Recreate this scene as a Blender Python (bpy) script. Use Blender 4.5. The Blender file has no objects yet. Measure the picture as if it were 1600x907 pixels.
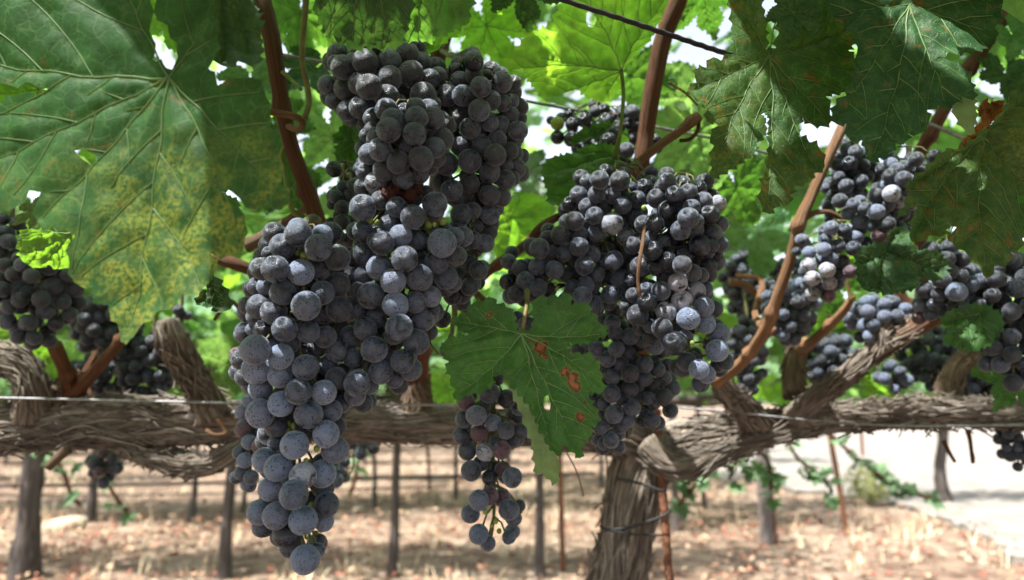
import bpy, math, random
import numpy as np
from mathutils import Vector, Matrix, Quaternion
from mathutils.geometry import delaunay_2d_cdt
R = math.radians
random.seed(7); rng = np.random.default_rng(7)
S = bpy.context.scene
COL = S.collection
# ------------------------------------------------------------------ camera, sky, sun, exposure
F = 1142.0; PITCH = R(8.8); CAMZ = 0.95
cd = bpy.data.cameras.new('camera'); cam = bpy.data.objects.new('camera', cd); COL.objects.link(cam)
cam.location = (0, 0, CAMZ); cam.rotation_euler = (R(90) + PITCH, 0, 0)
cd.sensor_width = 36; cd.lens = 36 * F / 1600; cd.clip_start = 0.01; cd.clip_end = 2000
cd.dof.use_dof = True; cd.dof.focus_distance = 0.39; cd.dof.aperture_fstop = 8.0; cd.dof.aperture_blades = 0
S.camera = cam
SUN_EL = R(62); SUN_AZ = R(-128)           # azimuth from +Y, clockwise: sun up, to the left and a little behind the camera
w = bpy.data.worlds.new('World'); S.world = w; w.use_nodes = True
nt = w.node_tree; bg = nt.nodes['Background']
sky = nt.nodes.new('ShaderNodeTexSky'); sky.sky_type = 'NISHITA'; sky.sun_disc = False
sky.sun_elevation = SUN_EL; sky.sun_rotation = SUN_AZ; sky.air_density = 0.7; sky.dust_density = 4.0; sky.ozone_density = 1.0
hs = nt.nodes.new('ShaderNodeHueSaturation'); hs.inputs['Saturation'].default_value = 0.45; nt.links.new(sky.outputs[0], hs.inputs['Color']); nt.links.new(hs.outputs[0], bg.inputs[0]); bg.inputs[1].default_value = 0.15
sl = bpy.data.lights.new('sun', 'SUN'); sun = bpy.data.objects.new('sun', sl); COL.objects.link(sun)
sl.energy = 4.6; sl.angle = R(0.5); sl.color = (1.0, 0.965, 0.90)
sdir = Vector((math.sin(SUN_AZ) * math.cos(SUN_EL), math.cos(SUN_AZ) * math.cos(SUN_EL), math.sin(SUN_EL)))
sun.rotation_euler = sdir.to_track_quat('Z', 'Y').to_euler(); sun.location = (0, 0, 10)
S.view_settings.view_transform = 'Standard'; S.view_settings.look = 'None'; S.view_settings.gamma = 1
S.view_settings.use_curve_mapping = False; S.view_settings.exposure = 1.8
S.cycles.use_denoising = True; S.cycles.max_bounces = 8; S.cycles.transmission_bounces = 6; S.cycles.diffuse_bounces = 5
S.cycles.sample_clamp_indirect = 6
# ------------------------------------------------------------------ helpers
FW = Vector((0, math.cos(PITCH), math.sin(PITCH))); UP = Vector((0, -math.sin(PITCH), math.cos(PITCH))); RT = Vector((1, 0, 0))
O = Vector((0, 0, CAMZ))
def P(px, py, d):
    px, py, d = float(px), float(py), float(d)
    return O + d * (FW + (px - 800) / F * RT + (453.5 - py) / F * UP)
def G(px, py, z=0.0):
    px, py, z = float(px), float(py), float(z)
    r = FW + (px - 800) / F * RT + (453.5 - py) / F * UP
    return O + r * ((z - CAMZ) / r.z)
def project(v):
    q = v - O; d = q.dot(FW)
    return (800 + F * q.dot(RT) / d, 453.5 - F * q.dot(UP) / d, d) if d > 0.01 else (0, 0, d)
def hash3(i, j, k):
    n = (i * 374761393 + j * 668265263 + k * 2147483647 + 1013904223) & 0xffffffff
    n = ((n ^ (n >> 13)) * 1274126177) & 0xffffffff
    n = ((n ^ (n >> 16)) * 2246822519) & 0xffffffff
    return ((n ^ (n >> 15)) & 0xffffff) / float(0xffffff)
def vnoise(p):
    p = np.asarray(p, float); i = np.floor(p).astype(np.int64); f = p - i; f = f * f * (3 - 2 * f)
    r = 0
    for a in (0, 1):
        for b in (0, 1):
            for c in (0, 1):
                wgt = (f[:, 0] if a else 1 - f[:, 0]) * (f[:, 1] if b else 1 - f[:, 1]) * (f[:, 2] if c else 1 - f[:, 2])
                r = r + wgt * hash3(i[:, 0] + a, i[:, 1] + b, i[:, 2] + c)
    return r * 2 - 1
def fbm(p, o=4):
    p = np.asarray(p, float); r = 0; a = 1
    for k in range(o):
        r = r + a * vnoise(p + k * 17.3); p = p * 2.03; a *= 0.5
    return r
def tag(o, label=None, cat=None, group=None, kind=None):
    if label: o['label'] = label
    if cat: o['category'] = cat
    if group: o['group'] = group
    if kind: o['kind'] = kind
    return o
def empty(name, loc=(0, 0, 0)):
    o = bpy.data.objects.new(name, None); o.empty_display_size = 0.02; COL.objects.link(o); o.location = loc; return o
def link(name, me, parent=None, loc=None):
    o = bpy.data.objects.new(name, me); COL.objects.link(o)
    if loc is not None: o.location = loc
    if parent is not None: o.parent = parent
    return o
def mesh(name, V, Fc, mats=(), uv=None, smooth=True, mi=None, attr=None):
    """V (n,3); Fc list of tuples; uv per vertex (n,2); mi material index per face; attr dict name -> per-vertex floats"""
    me = bpy.data.meshes.new(name)
    me.from_pydata([tuple(v) for v in np.asarray(V, float).tolist()], [], Fc)
    for m in (mats if isinstance(mats, (list, tuple)) else [mats]): me.materials.append(m)
    if uv is not None:
        l = me.uv_layers.new(name='UVMap'); idx = np.zeros(len(me.loops), np.int32); me.loops.foreach_get('vertex_index', idx)
        l.data.foreach_set('uv', np.asarray(uv, np.float32)[idx].ravel())
    if mi is not None: me.polygons.foreach_set('material_index', np.asarray(mi, np.int32))
    if attr:
        for k, a in attr.items():
            at = me.attributes.new(k, 'FLOAT', 'POINT'); at.data.foreach_set('value', np.asarray(a, np.float32))
    if smooth: me.polygons.foreach_set('use_smooth', np.ones(len(me.polygons), bool))
    me.update(); return me
class MB:
    def __init__(s): s.V = []; s.F = []; s.uv = []; s.mi = []; s.n = 0; s.rn = []; s.patch = None
    def add(s, V, Fc, uv=None, mi=0, rn=0.0):
        V = np.asarray(V, float); s.V.append(V)
        s.uv.append(np.asarray(uv, float) if uv is not None else V[:, :2] * 10)
        s.rn.append(np.full(len(V), rn))
        n = s.n; s.F += [tuple(i + n for i in f) for f in Fc]
        s.mi += (list(mi) if isinstance(mi, (list, np.ndarray)) else [mi] * len(Fc)); s.n += len(V)
    def mesh(s, name, mats, smooth=True):
        return mesh(name, np.concatenate(s.V), s.F, mats, np.concatenate(s.uv), smooth, s.mi, {'rnd': np.concatenate(s.rn), 'patch': np.concatenate([s.patch, np.zeros(s.n - len(s.patch))]) if s.patch is not None else np.zeros(s.n)})
def crom(pts, vals, step):
    pts = [np.array(p, float) for p in pts]; vals = list(vals)
    n = len(pts); out = []; ov = []
    for i in range(n - 1):
        p0 = pts[max(i - 1, 0)] if i > 0 else 2 * pts[0] - pts[1]; p1 = pts[i]; p2 = pts[i + 1]
        p3 = pts[i + 2] if i + 2 < n else 2 * pts[i + 1] - pts[i]
        m = max(1, int(np.linalg.norm(p2 - p1) / step))
        for k in range(m):
            t = k / m
            out.append(0.5 * ((2 * p1) + (-p0 + p2) * t + (2 * p0 - 5 * p1 + 4 * p2 - p3) * t * t + (-p0 + 3 * p1 - 3 * p2 + p3) * t ** 3))
            ov.append(vals[i] * (1 - t) + vals[i + 1] * t)
    out.append(pts[-1]); ov.append(vals[-1])
    return np.array(out), np.array(ov)
def frames(C):
    T = np.gradient(C, axis=0); T /= np.linalg.norm(T, axis=1)[:, None] + 1e-12
    up = np.array([0, 0, 1.0]) if abs(T[0][2]) < 0.9 else np.array([1.0, 0, 0])
    N = np.zeros_like(C); n = np.cross(T[0], up); n /= np.linalg.norm(n)
    for i in range(len(C)):
        n = n - T[i] * n.dot(T[i]); n /= np.linalg.norm(n); N[i] = n
    return T, N, np.cross(T, N)
def tube(pts, rad, step=0.006, seg=12, disp=None, uvscale=1.0, cap=True):
    """rad radius per point; disp(s, th, r) -> radius factor offset"""
    C, r = crom(pts, rad, step); T, N, B = frames(C)
    s = np.concatenate([[0], np.cumsum(np.linalg.norm(np.diff(C, axis=0), axis=1))])
    th = np.arange(seg) / seg * 2 * math.pi
    SS, TH = np.meshgrid(s, th, indexing='ij'); RR = np.repeat(r[:, None], seg, 1)
    if disp is not None: RR = RR * (1 + disp(SS, TH, RR))
    V = C[:, None, :] + RR[..., None] * (np.cos(TH)[..., None] * N[:, None, :] + np.sin(TH)[..., None] * B[:, None, :])
    uv = np.stack([SS * uvscale, np.minimum(TH, 2 * math.pi - TH) / math.pi * 0.1 * uvscale], -1).reshape(-1, 2)
    n = len(C); Fc = []
    for i in range(n - 1):
        a = i * seg
        for j in range(seg):
            k = (j + 1) % seg; Fc.append((a + j, a + k, a + seg + k, a + seg + j))
    V = V.reshape(-1, 3)
    if cap:
        V = np.concatenate([V, C[:1] - T[:1] * r[0] * 0.25, C[-1:] + T[-1:] * r[-1] * 0.25]); uv = np.concatenate([uv, uv[:1], uv[-1:]])
        a = len(V) - 2; b = (n - 1) * seg
        for j in range(seg):
            k = (j + 1) % seg; Fc.append((a, k, j)); Fc.append((a + 1, b + j, b + k))
    return V, Fc, uv, (C, T, N, B, r, s)
# ------------------------------------------------------------------ node material helpers
def newmat(name):
    m = bpy.data.materials.new(name); m.use_nodes = True; m.node_tree.nodes.clear(); return m
class NT:
    def __init__(s, m):
        s.t = m.node_tree
    def n(s, kind, **kw):
        nd = s.t.nodes.new('ShaderNode' + kind)
        for k, v in kw.items():
            if k.startswith('i_'):
                key = k[2:]; key = int(key) if key.isdigit() else key.replace('_', ' ')
                s.put(nd.inputs[key], v)
            else: setattr(nd, k, v)
        return nd
    def put(s, sock, v):
        if isinstance(v, bpy.types.NodeSocket): s.t.links.new(v, sock)
        elif isinstance(v, bpy.types.Node): s.t.links.new(v.outputs[0], sock)
        else:
            if isinstance(v, (tuple, list)) and len(v) == 3 and sock.type == 'RGBA': v = (*v, 1)
            sock.default_value = v
    def math(s, op, a, b=0.0, c=0.0, clamp=False):
        nd = s.n('Math', operation=op, use_clamp=clamp); s.put(nd.inputs[0], a); s.put(nd.inputs[1], b); s.put(nd.inputs[2], c); return nd.outputs[0]
    def mix(s, f, a, b, mode='MIX'):
        nd = s.n('Mix', data_type='RGBA', blend_type=mode); s.put(nd.inputs[0], f); s.put(nd.inputs[6], a); s.put(nd.inputs[7], b); return nd.outputs[2]
    def ramp(s, v, a, b, lo=0.0, hi=1.0):
        nd = s.n('MapRange', interpolation_type='SMOOTHSTEP'); s.put(nd.inputs[0], v)
        for i, x in enumerate((a, b, lo, hi)): nd.inputs[i + 1].default_value = x
        return nd.outputs[0]
    def noise(s, vec, scale, detail=3, rough=0.55, dist=0.0):
        nd = s.n('TexNoise'); s.put(nd.inputs['Vector'], vec); nd.inputs['Scale'].default_value = scale
        nd.inputs['Detail'].default_value = detail; nd.inputs['Roughness'].default_value = rough; nd.inputs['Distortion'].default_value = dist
        return nd.outputs[0]
    def voro(s, vec, scale, feature='F1', rand=1.0):
        nd = s.n('TexVoronoi', feature=feature); s.put(nd.inputs['Vector'], vec); nd.inputs['Scale'].default_value = scale
        nd.inputs['Randomness'].default_value = rand; return nd.outputs['Distance']
    def bump(s, h, strength, dist, normal=None):
        nd = s.n('Bump'); nd.inputs['Strength'].default_value = strength; nd.inputs['Distance'].default_value = dist
        s.put(nd.inputs['Height'], h)
        if normal is not None: s.put(nd.inputs['Normal'], normal)
        return nd.outputs[0]
    def out(s, sh):
        o = s.n('OutputMaterial'); s.t.links.new(sh, o.inputs[0])
def vecadd(N, a, b):
    nd = N.n('VectorMath', operation='ADD'); N.put(nd.inputs[0], a); N.put(nd.inputs[1], b); return nd.outputs[0]
def vecmul(N, a, b):
    nd = N.n('VectorMath', operation='MULTIPLY'); N.put(nd.inputs[0], a); N.put(nd.inputs[1], b); return nd.outputs[0]

def grape_mat(name, skin=(0.005, 0.007, 0.013), bloom=(0.066, 0.093, 0.152), lo=0.25, hi=0.62, amt=0.9, pits=1.0, rough=0.62, merged=False):
    m = newmat(name); N = NT(m)
    tc = N.n('TexCoord').outputs['Object']; oi = N.n('ObjectInfo')
    off = N.n('CombineXYZ'); rnd = oi.outputs['Random']
    if merged: tc = vecmul(N, tc, (130, 130, 130))
    N.put(off.inputs[0], N.math('MULTIPLY', rnd, 91.7)); N.put(off.inputs[1], N.math('MULTIPLY', rnd, 47.3)); N.put(off.inputs[2], N.math('MULTIPLY', rnd, 13.1))
    v = vecadd(N, tc, off.outputs[0])
    big = N.noise(v, 1.3, 4, 0.6, 0.6)
    b = N.ramp(big, lo, hi)
    fine = N.noise(v, 9.0, 4, 0.65)
    b = N.math('MULTIPLY', b, N.ramp(fine, 0.2, 0.62, 0.72, 1.0))
    # rubbed-off specks in the waxy bloom
    spk = N.voro(v, 5.0); zone = N.ramp(N.noise(v, 1.7, 2), 0.40, 0.56)
    p1 = N.math('MULTIPLY', N.ramp(spk, 0.22, 0.33, 1.0, 0.0), zone)
    p2 = N.math('MULTIPLY', N.ramp(N.voro(v, 9), 0.24, 0.36, 1.0, 0.0), N.ramp(N.noise(v, 2.6, 2), 0.46, 0.58))
    p = N.math('MULTIPLY', N.math('MAXIMUM', p1, p2), pits)
    b = N.math('MULTIPLY', b, N.math('SUBTRACT', 1.0, p)); 
    amtr = N.math('MULTIPLY', b, N.math('MULTIPLY_ADD', N.math('FRACT', N.math('MULTIPLY', rnd, 7.13)), 0.45 * amt, 0.55 * amt), clamp=True)
    hue = N.math('FRACT', N.math('MULTIPLY', rnd, 23.7))
    bl = N.mix(hue, bloom, (bloom[0] * 1.15, bloom[1] * 1.0, bloom[2] * 0.95))
    c = N.mix(amtr, skin, bl)
    # scar at the flower end
    sp = N.n('SeparateXYZ'); N.put(sp.inputs[0], tc)
    scar = N.ramp(N.math('DIVIDE', sp.outputs[2], N.n('VectorMath', operation='LENGTH', i_0=tc).outputs['Value']), -0.9985, -0.9965, 1.0, 0.0)
    if merged: scar = N.math('MULTIPLY', scar, 0.0)
    c = N.mix(scar, c, (0.13, 0.09, 0.05))
    ring = N.math('MULTIPLY', N.ramp(N.math('DIVIDE', sp.outputs[2], N.n('VectorMath', operation='LENGTH', i_0=tc).outputs['Value']), -0.993, -0.985, 1.0, 0.0), 0.5)
    if not merged: c = N.mix(N.math('MULTIPLY', ring, N.math('SUBTRACT', 1.0, scar)), c, (0.008, 0.008, 0.012))
    pb = N.n('BsdfPrincipled'); N.put(pb.inputs['Base Color'], c)
    N.put(pb.inputs['Roughness'], N.math('MULTIPLY_ADD', amtr, rough - 0.2, 0.2, clamp=True))
    pb.inputs['Specular IOR Level'].default_value = 0.42
    N.put(pb.inputs['Sheen Weight'], N.math('MULTIPLY', amtr, 0.6)); pb.inputs['Sheen Roughness'].default_value = 0.38
    pb.inputs['Sheen Tint'].default_value = (0.82, 0.9, 1.0, 1)
    h = N.math('SUBTRACT', N.math('MULTIPLY', fine, 0.3), N.math('MULTIPLY', p, 0.5))
    N.put(pb.inputs['Normal'], N.bump(h, 0.35, 0.03))
    N.out(pb.outputs[0]); return m
M = {}
M['grape'] = grape_mat('grape_skin')
M['grape_dusty'] = grape_mat('grape_dusty_skin', bloom=(0.118, 0.163, 0.265), lo=0.15, hi=0.5, amt=1.0, pits=1.0)
M['grape_sunlit'] = grape_mat('grape_sunlit_skin', bloom=(0.30, 0.34, 0.43), lo=0.3, hi=0.55, amt=1.0, pits=0.6)  # pale bloom with sun dapples and sheen put into its colour
M['grape_gloss'] = grape_mat('grape_shiny_skin', lo=0.45, hi=0.75, amt=0.7, pits=0.3)
M['grape_red'] = grape_mat('grape_purple_skin', skin=(0.03, 0.010, 0.018), bloom=(0.10, 0.065, 0.095), lo=0.25, hi=0.6)
M['grape_dark'] = grape_mat('grape_shaded_skin', bloom=(0.032, 0.043, 0.066), lo=0.2, hi=0.6)  # darker bloom: shade put into the colour of shaded grapes

M['grape_inner'] = grape_mat('inner_grape_skin', bloom=(0.032, 0.043, 0.066), lo=0.2, hi=0.6, merged=True)  # same shade-darkened bloom for the grapes inside a bunch
def simple(name, col, rough=0.6, scale=30, var=0.3, bump=0.2, bd=0.002, trans=None, spec=0.3):
    m = newmat(name); N = NT(m); tc = N.n('TexCoord').outputs['Object']
    n1 = N.noise(tc, scale, 4)
    c = N.mix(N.ramp(n1, 0.3, 0.7), tuple(x * (1 - var) for x in col), tuple(min(1, x * (1 + var)) for x in col))
    pb = N.n('BsdfPrincipled'); N.put(pb.inputs['Base Color'], c); pb.inputs['Roughness'].default_value = rough
    pb.inputs['Specular IOR Level'].default_value = spec
    N.put(pb.inputs['Normal'], N.bump(n1, bump, bd)); sh = pb.outputs[0]
    if trans:
        t = N.n('BsdfTranslucent'); N.put(t.inputs[0], trans); mx = N.n('MixShader'); mx.inputs[0].default_value = 0.3
        N.t.links.new(sh, mx.inputs[1]); N.t.links.new(t.outputs[0], mx.inputs[2]); sh = mx.outputs[0]
    N.out(sh); return m
M['berry'] = simple('unripe_berry', (0.22, 0.30, 0.07), 0.45, 120, 0.25, 0.1, trans=(0.4, 0.5, 0.1))
M['rachis'] = simple('rachis_green', (0.085, 0.085, 0.032), 0.6, 200, 0.35)
M['raisin'] = simple('raisin', (0.065, 0.017, 0.015), 0.55, 300, 0.5, 0.8, 0.002)
M['wire'] = simple('galvanised_wire', (0.20, 0.20, 0.21), 0.55, 200, 0.3)
M['wire'].node_tree.nodes['Principled BSDF'].inputs['Metallic'].default_value = 0.6
M['cable'] = simple('dark_cable', (0.022, 0.022, 0.024), 0.8, 300, 0.3)
M['rust'] = simple('rusty_steel', (0.13, 0.055, 0.03), 0.8, 180, 0.5, 0.8, 0.002)
M['stone'] = simple('field_stone', (0.33, 0.27, 0.2), 0.9, 9, 0.25, 0.7, 0.02)
M['petiole'] = simple('petiole_skin', (0.20, 0.16, 0.07), 0.5, 90, 0.35, trans=(0.3, 0.3, 0.08))
M['petiole_green'] = simple('petiole_green', (0.14, 0.20, 0.05), 0.5, 90, 0.3, trans=(0.3, 0.4, 0.08))

def leaf_mat(name, col=(0.022, 0.078, 0.018), back=(0.085, 0.13, 0.055), trans=(0.11, 0.34, 0.025), tf=0.38, spots=0.0, spotcol=(0.22, 0.2, 0.03),
             rust=0.0, rough=0.42, fine=True, var=0.5, lower=None, sscale=1.0, bmp=0.4, spec=0.25):
    m = newmat(name); N = NT(m)
    uv = N.n('UVMap').outputs[0]; oi = N.n('ObjectInfo'); at = N.n('Attribute', attribute_name='rnd').outputs['Fac']
    rnd = N.math('FRACT', N.math('ADD', oi.outputs['Random'], at))
    offs = N.n('CombineXYZ'); N.put(offs.inputs[2], N.math('MULTIPLY', rnd, 37.0)); v = vecadd(N, uv, offs.outputs[0])
    geo = N.n('NewGeometry')
    n1 = N.noise(v, 2.2, 3); n2 = N.noise(v, 9, 4, 0.6)
    lum = N.math('MULTIPLY_ADD', rnd, var, 1 - var / 2)
    lum = N.math('MULTIPLY', lum, N.ramp(n2, 0.2, 0.8, 0.72, 1.28))
    c = N.mix(N.ramp(n1, 0.3, 0.7), col, tuple(a * b for a, b in zip(col, (1.35, 1.25, 1.1))))
    tcol = N.mix(N.ramp(n1, 0.3, 0.75), trans, (trans[0] * 1.5, trans[1] * 1.2, trans[2] * 1.2))
    bk = N.mix(N.ramp(n1, 0.3, 0.7), back, tuple(x * 1.3 for x in back))
    net = None
    if fine:
        vv = vecadd(N, v, vecmul(N, N.n('TexNoise', i_Scale=14.0).outputs['Color'], (0.06, 0.06, 0.06)))
        e1 = N.voro(vv, 11, 'DISTANCE_TO_EDGE'); e2 = N.voro(vv, 38, 'DISTANCE_TO_EDGE')
        l1 = N.ramp(e1, 0.0, 0.055, 1.0, 0.0); l2 = N.ramp(e2, 0.0, 0.09, 1.0, 0.0)
        net = N.math('MAXIMUM', N.math('MULTIPLY', l1, 0.75), N.math('MULTIPLY', l2, 0.35))
        c = N.mix(N.math('MULTIPLY', net, 0.5), c, (0.085, 0.16, 0.055))
        tcol = N.mix(N.math('MULTIPLY', net, 0.4), tcol, (0.45, 0.6, 0.12))
    if spots > 0:
        s0 = N.noise(v, 9.0 * sscale, 5, 0.62, 0.8); s1 = N.noise(v, 60, 3, 0.6)
        big = N.ramp(N.noise(v, 0.9, 2), 0.5 - spots * 0.25, 0.75 - spots * 0.25)
        f = N.math('MULTIPLY', N.math('MULTIPLY', N.ramp(s0, 0.36, 0.6), N.ramp(s1, 0.36, 0.62)), big)
        f = N.math('MULTIPLY', f, min(1.0, spots * 1.3), clamp=True)
        if lower is not None:
            sy = N.n('SeparateXYZ'); N.put(sy.inputs[0], uv); f = N.math('MULTIPLY', f, N.ramp(N.math('ADD', sy.outputs[1], N.math('MULTIPLY_ADD', n1, 0.8, -0.4)), lower[0], lower[1]))
        c = N.mix(f, c, spotcol); tcol = N.mix(f, tcol, (0.6, 0.5, 0.05)); bk = N.mix(f, bk, spotcol)
    if rust > 0:
        s0 = N.noise(v, 12, 4, 0.6, 0.5); s1 = N.noise(v, 1.4, 2)
        f = N.math('MULTIPLY', N.ramp(s0, 0.60 - 0.08 * rust, 0.68 - 0.08 * rust), N.ramp(s1, 0.44, 0.58))
        f = N.math('MULTIPLY', f, min(1, rust), clamp=True)
        rc = N.mix(n2, (0.20, 0.045, 0.012), (0.35, 0.12, 0.03))
        c = N.mix(f, c, rc); tcol = N.mix(f, tcol, (0.4, 0.08, 0.01)); bk = N.mix(f, bk, rc)
    pat = N.math('ADD', N.n('Attribute', attribute_name='patch').outputs['Fac'], N.math('MULTIPLY_ADD', N.noise(uv, 30, 4), 1.1, -0.55))
    pf = N.ramp(pat, 0.46, 0.52); pc = N.mix(N.ramp(pat, 0.6, 0.8), (0.07, 0.02, 0.012), (0.26, 0.105, 0.045))
    c = N.mix(pf, c, pc); tcol = N.mix(pf, tcol, (0.35, 0.09, 0.02)); bk = N.mix(pf, bk, pc)
    hf = N.math('MULTIPLY', N.ramp(pat, 0.25, 0.46), 0.6); c = N.mix(N.math('MULTIPLY', hf, N.math('SUBTRACT', 1.0, pf)), c, (0.16, 0.15, 0.03))
    lv = N.n('CombineXYZ')
    for i in range(3): N.put(lv.inputs[i], lum)
    c = vecmul(N, c, lv.outputs[0]); bk = vecmul(N, bk, lv.outputs[0]); tcol = vecmul(N, tcol, lv.outputs[0])
    cc = N.mix(geo.outputs['Backfacing'], c, bk)
    pb = N.n('BsdfPrincipled'); N.put(pb.inputs['Base Color'], cc)
    N.put(pb.inputs['Roughness'], N.math('MULTIPLY_ADD', geo.outputs['Backfacing'], 0.2, rough + 0.08)); pb.inputs['Specular IOR Level'].default_value = spec
    h = N.math('ADD', n2, N.math('MULTIPLY', net, -0.8) if net is not None else 0.0)
    N.put(pb.inputs['Normal'], N.bump(h, bmp, 0.0014))
    t = N.n('BsdfTranslucent'); N.put(t.inputs[0], tcol); mx = N.n('MixShader'); mx.inputs[0].default_value = tf
    N.t.links.new(pb.outputs[0], mx.inputs[1]); N.t.links.new(t.outputs[0], mx.inputs[2]); N.out(mx.outputs[0]); return m
M['leaf'] = leaf_mat('vine_leaf_green', back=(0.05, 0.105, 0.04), tf=0.3, rough=0.38)
M['leaf_dark'] = leaf_mat('vine_leaf_dark', back=(0.025, 0.065, 0.025), col=(0.014, 0.050, 0.018), trans=(0.04, 0.15, 0.012), tf=0.18, rust=0.3)
M['leaf_blue'] = leaf_mat('vine_leaf_blue_green', col=(0.035, 0.085, 0.045), trans=(0.08, 0.22, 0.02), tf=0.25)
M['leaf_spot'] = leaf_mat('vine_leaf_mottled', col=(0.014, 0.060, 0.016), spots=0.8, spotcol=(0.18, 0.205, 0.03), rust=0.22, trans=(0.10, 0.26, 0.02), tf=0.26, lower=(-0.15, -0.7), rough=0.5, bmp=0.14, spec=0.14)
M['leaf_speck'] = leaf_mat('vine_leaf_speckled', col=(0.018, 0.058, 0.015), spots=0.5, spotcol=(0.20, 0.17, 0.02), rust=0.45, trans=(0.08, 0.22, 0.015), tf=0.26, sscale=1.6)
M['leaf_lime'] = leaf_mat('vine_leaf_lime', col=(0.04, 0.12, 0.02), trans=(0.24, 0.58, 0.03), tf=0.5, spots=0.2)
M['leaf_back'] = leaf_mat('vine_leaf_far', col=(0.028, 0.095, 0.042), back=(0.10, 0.18, 0.10), trans=(0.24, 0.50, 0.10), tf=0.48, rough=0.3, fine=False, var=0.8, spots=0.2)
M['leaf_under'] = leaf_mat('vine_leaf_underside', col=(0.11, 0.16, 0.075), back=(0.11, 0.16, 0.075), trans=(0.2, 0.36, 0.06), tf=0.3, rough=0.75)
M['leaf_dry'] = leaf_mat('vine_leaf_dry', col=(0.17, 0.05, 0.02), back=(0.18, 0.07, 0.035), trans=(0.3, 0.08, 0.02), tf=0.35, rough=0.7)
M['vein'] = simple('leaf_vein', (0.12, 0.2, 0.075), 0.5, 80, 0.15, trans=(0.45, 0.55, 0.12))
M['vein_pale'] = simple('leaf_vein_pale', (0.17, 0.27, 0.11), 0.5, 80, 0.15, trans=(0.45, 0.55, 0.12))
M['leaf_patch'] = simple('leaf_dead_patch', (0.34, 0.11, 0.035), 0.8, 300, 0.45, 0.4, 0.001, trans=(0.5, 0.15, 0.03))

def bark_mat(name, a, b, c, scale=1.0, rough=0.88):
    """uv.x runs along the limb (metres), uv.y around it"""
    m = newmat(name); N = NT(m); uv = N.n('UVMap').outputs[0]
    v = vecmul(N, uv, (14 * scale, 160 * scale, 1)); n1 = N.noise(v, 1.0, 5, 0.62, 0.7)
    v2 = vecmul(N, uv, (30 * scale, 520 * scale, 1)); n2 = N.noise(v2, 1.0, 4, 0.6, 0.4)
    v3 = vecmul(N, uv, (9 * scale, 22 * scale, 1)); n3 = N.noise(v3, 1.0, 3)
    c0 = N.mix(N.ramp(n1, 0.34, 0.62), a, b); c0 = N.mix(N.ramp(n3, 0.45, 0.7), c0, c)
    c0 = N.mix(N.ramp(n2, 0.28, 0.42, 0.75, 0.0), c0, tuple(x * 0.22 for x in a))
    pb = N.n('BsdfPrincipled'); N.put(pb.inputs['Base Color'], c0); pb.inputs['Roughness'].default_value = rough
    pb.inputs['Specular IOR Level'].default_value = 0.2
    h = N.math('ADD', N.math('MULTIPLY', n1, 0.6), N.math('MULTIPLY', n2, 0.4))
    N.put(pb.inputs['Normal'], N.bump(h, 1.0, 0.006)); N.out(pb.outputs[0]); return m
M['bark'] = bark_mat('old_vine_bark', (0.065, 0.051, 0.041), (0.25, 0.212, 0.175), (0.31, 0.285, 0.255))
M['bark_warm'] = bark_mat('spur_bark', (0.075, 0.048, 0.032), (0.2, 0.145, 0.1), (0.18, 0.135, 0.1))
M['cane'] = bark_mat('cane_bark', (0.08, 0.031, 0.014), (0.17, 0.08, 0.038), (0.12, 0.05, 0.024), 1.3, 0.6)
M['cane_pale'] = bark_mat('cane_pale_bark', (0.20, 0.10, 0.05), (0.36, 0.21, 0.12), (0.27, 0.14, 0.075), 1.3, 0.6)
M['grey_bark'] = bark_mat('far_trunk_bark', (0.035, 0.028, 0.025), (0.085, 0.072, 0.066), (0.06, 0.05, 0.046), 0.4)
M['grey_wood'] = bark_mat('weathered_post', (0.09, 0.075, 0.07), (0.15, 0.13, 0.125), (0.12, 0.1, 0.095), 0.4)
# ------------------------------------------------------------------ leaf generator
def inpoly(pts, poly):
    x, y = pts[:, 0], pts[:, 1]; r = np.zeros(len(pts), bool); n = len(poly)
    for i in range(n):
        x0, y0 = poly[i]; x1, y1 = poly[(i + 1) % n]
        if y0 == y1: continue
        c = ((y0 > y) != (y1 > y)) & (x < (x1 - x0) * (y - y0) / (y1 - y0) + x0); r ^= c
    return r
def segdist(pts, A, B):
    d = np.full(len(pts), 1e9)
    for a, b in zip(A, B):
        ab = b - a; t = np.clip(((pts - a) @ ab) / (ab @ ab + 1e-12), 0, 1)
        d = np.minimum(d, np.linalg.norm(pts - a - t[:, None] * ab, axis=1))
    return d
def serrate(poly, tooth, amp, rs):
    poly = np.asarray(poly, float); n = len(poly); out = []
    area = 0.5 * np.sum(poly[:, 0] * np.roll(poly[:, 1], -1) - np.roll(poly[:, 0], -1) * poly[:, 1]); sg = 1 if area > 0 else -1
    for i in range(n):
        a = poly[i]; b = poly[(i + 1) % n]; L = np.linalg.norm(b - a)
        if L < 1e-6: continue
        t = (b - a) / L; nn = np.array([t[1], -t[0]]) * sg; m = max(1, int(round(L / tooth)))
        if amp <= 0: m = 1
        c = np.concatenate([[0], np.sort((np.arange(1, m) + rs.uniform(-.25, .25, m - 1)) / m), [1]])
        bul = rs.uniform(0.0, 0.03) * L
        for k in range(m):
            base = lambda q: a + t * L * q + nn * bul * 4 * q * (1 - q)
            out.append(base(c[k]))
            if amp > 0 and L > tooth * 0.6:
                q = c[k] + (c[k + 1] - c[k]) * rs.uniform(0.5, 0.75)
                out.append(base(q * 0.5 + c[k] * 0.5) + nn * amp * 0.55)
                out.append(base(q) + nn * amp * rs.uniform(0.9, 1.7))
                out.append(base(q * 0.35 + c[k + 1] * 0.65) + nn * amp * 0.12)
    return np.array(out)
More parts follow.
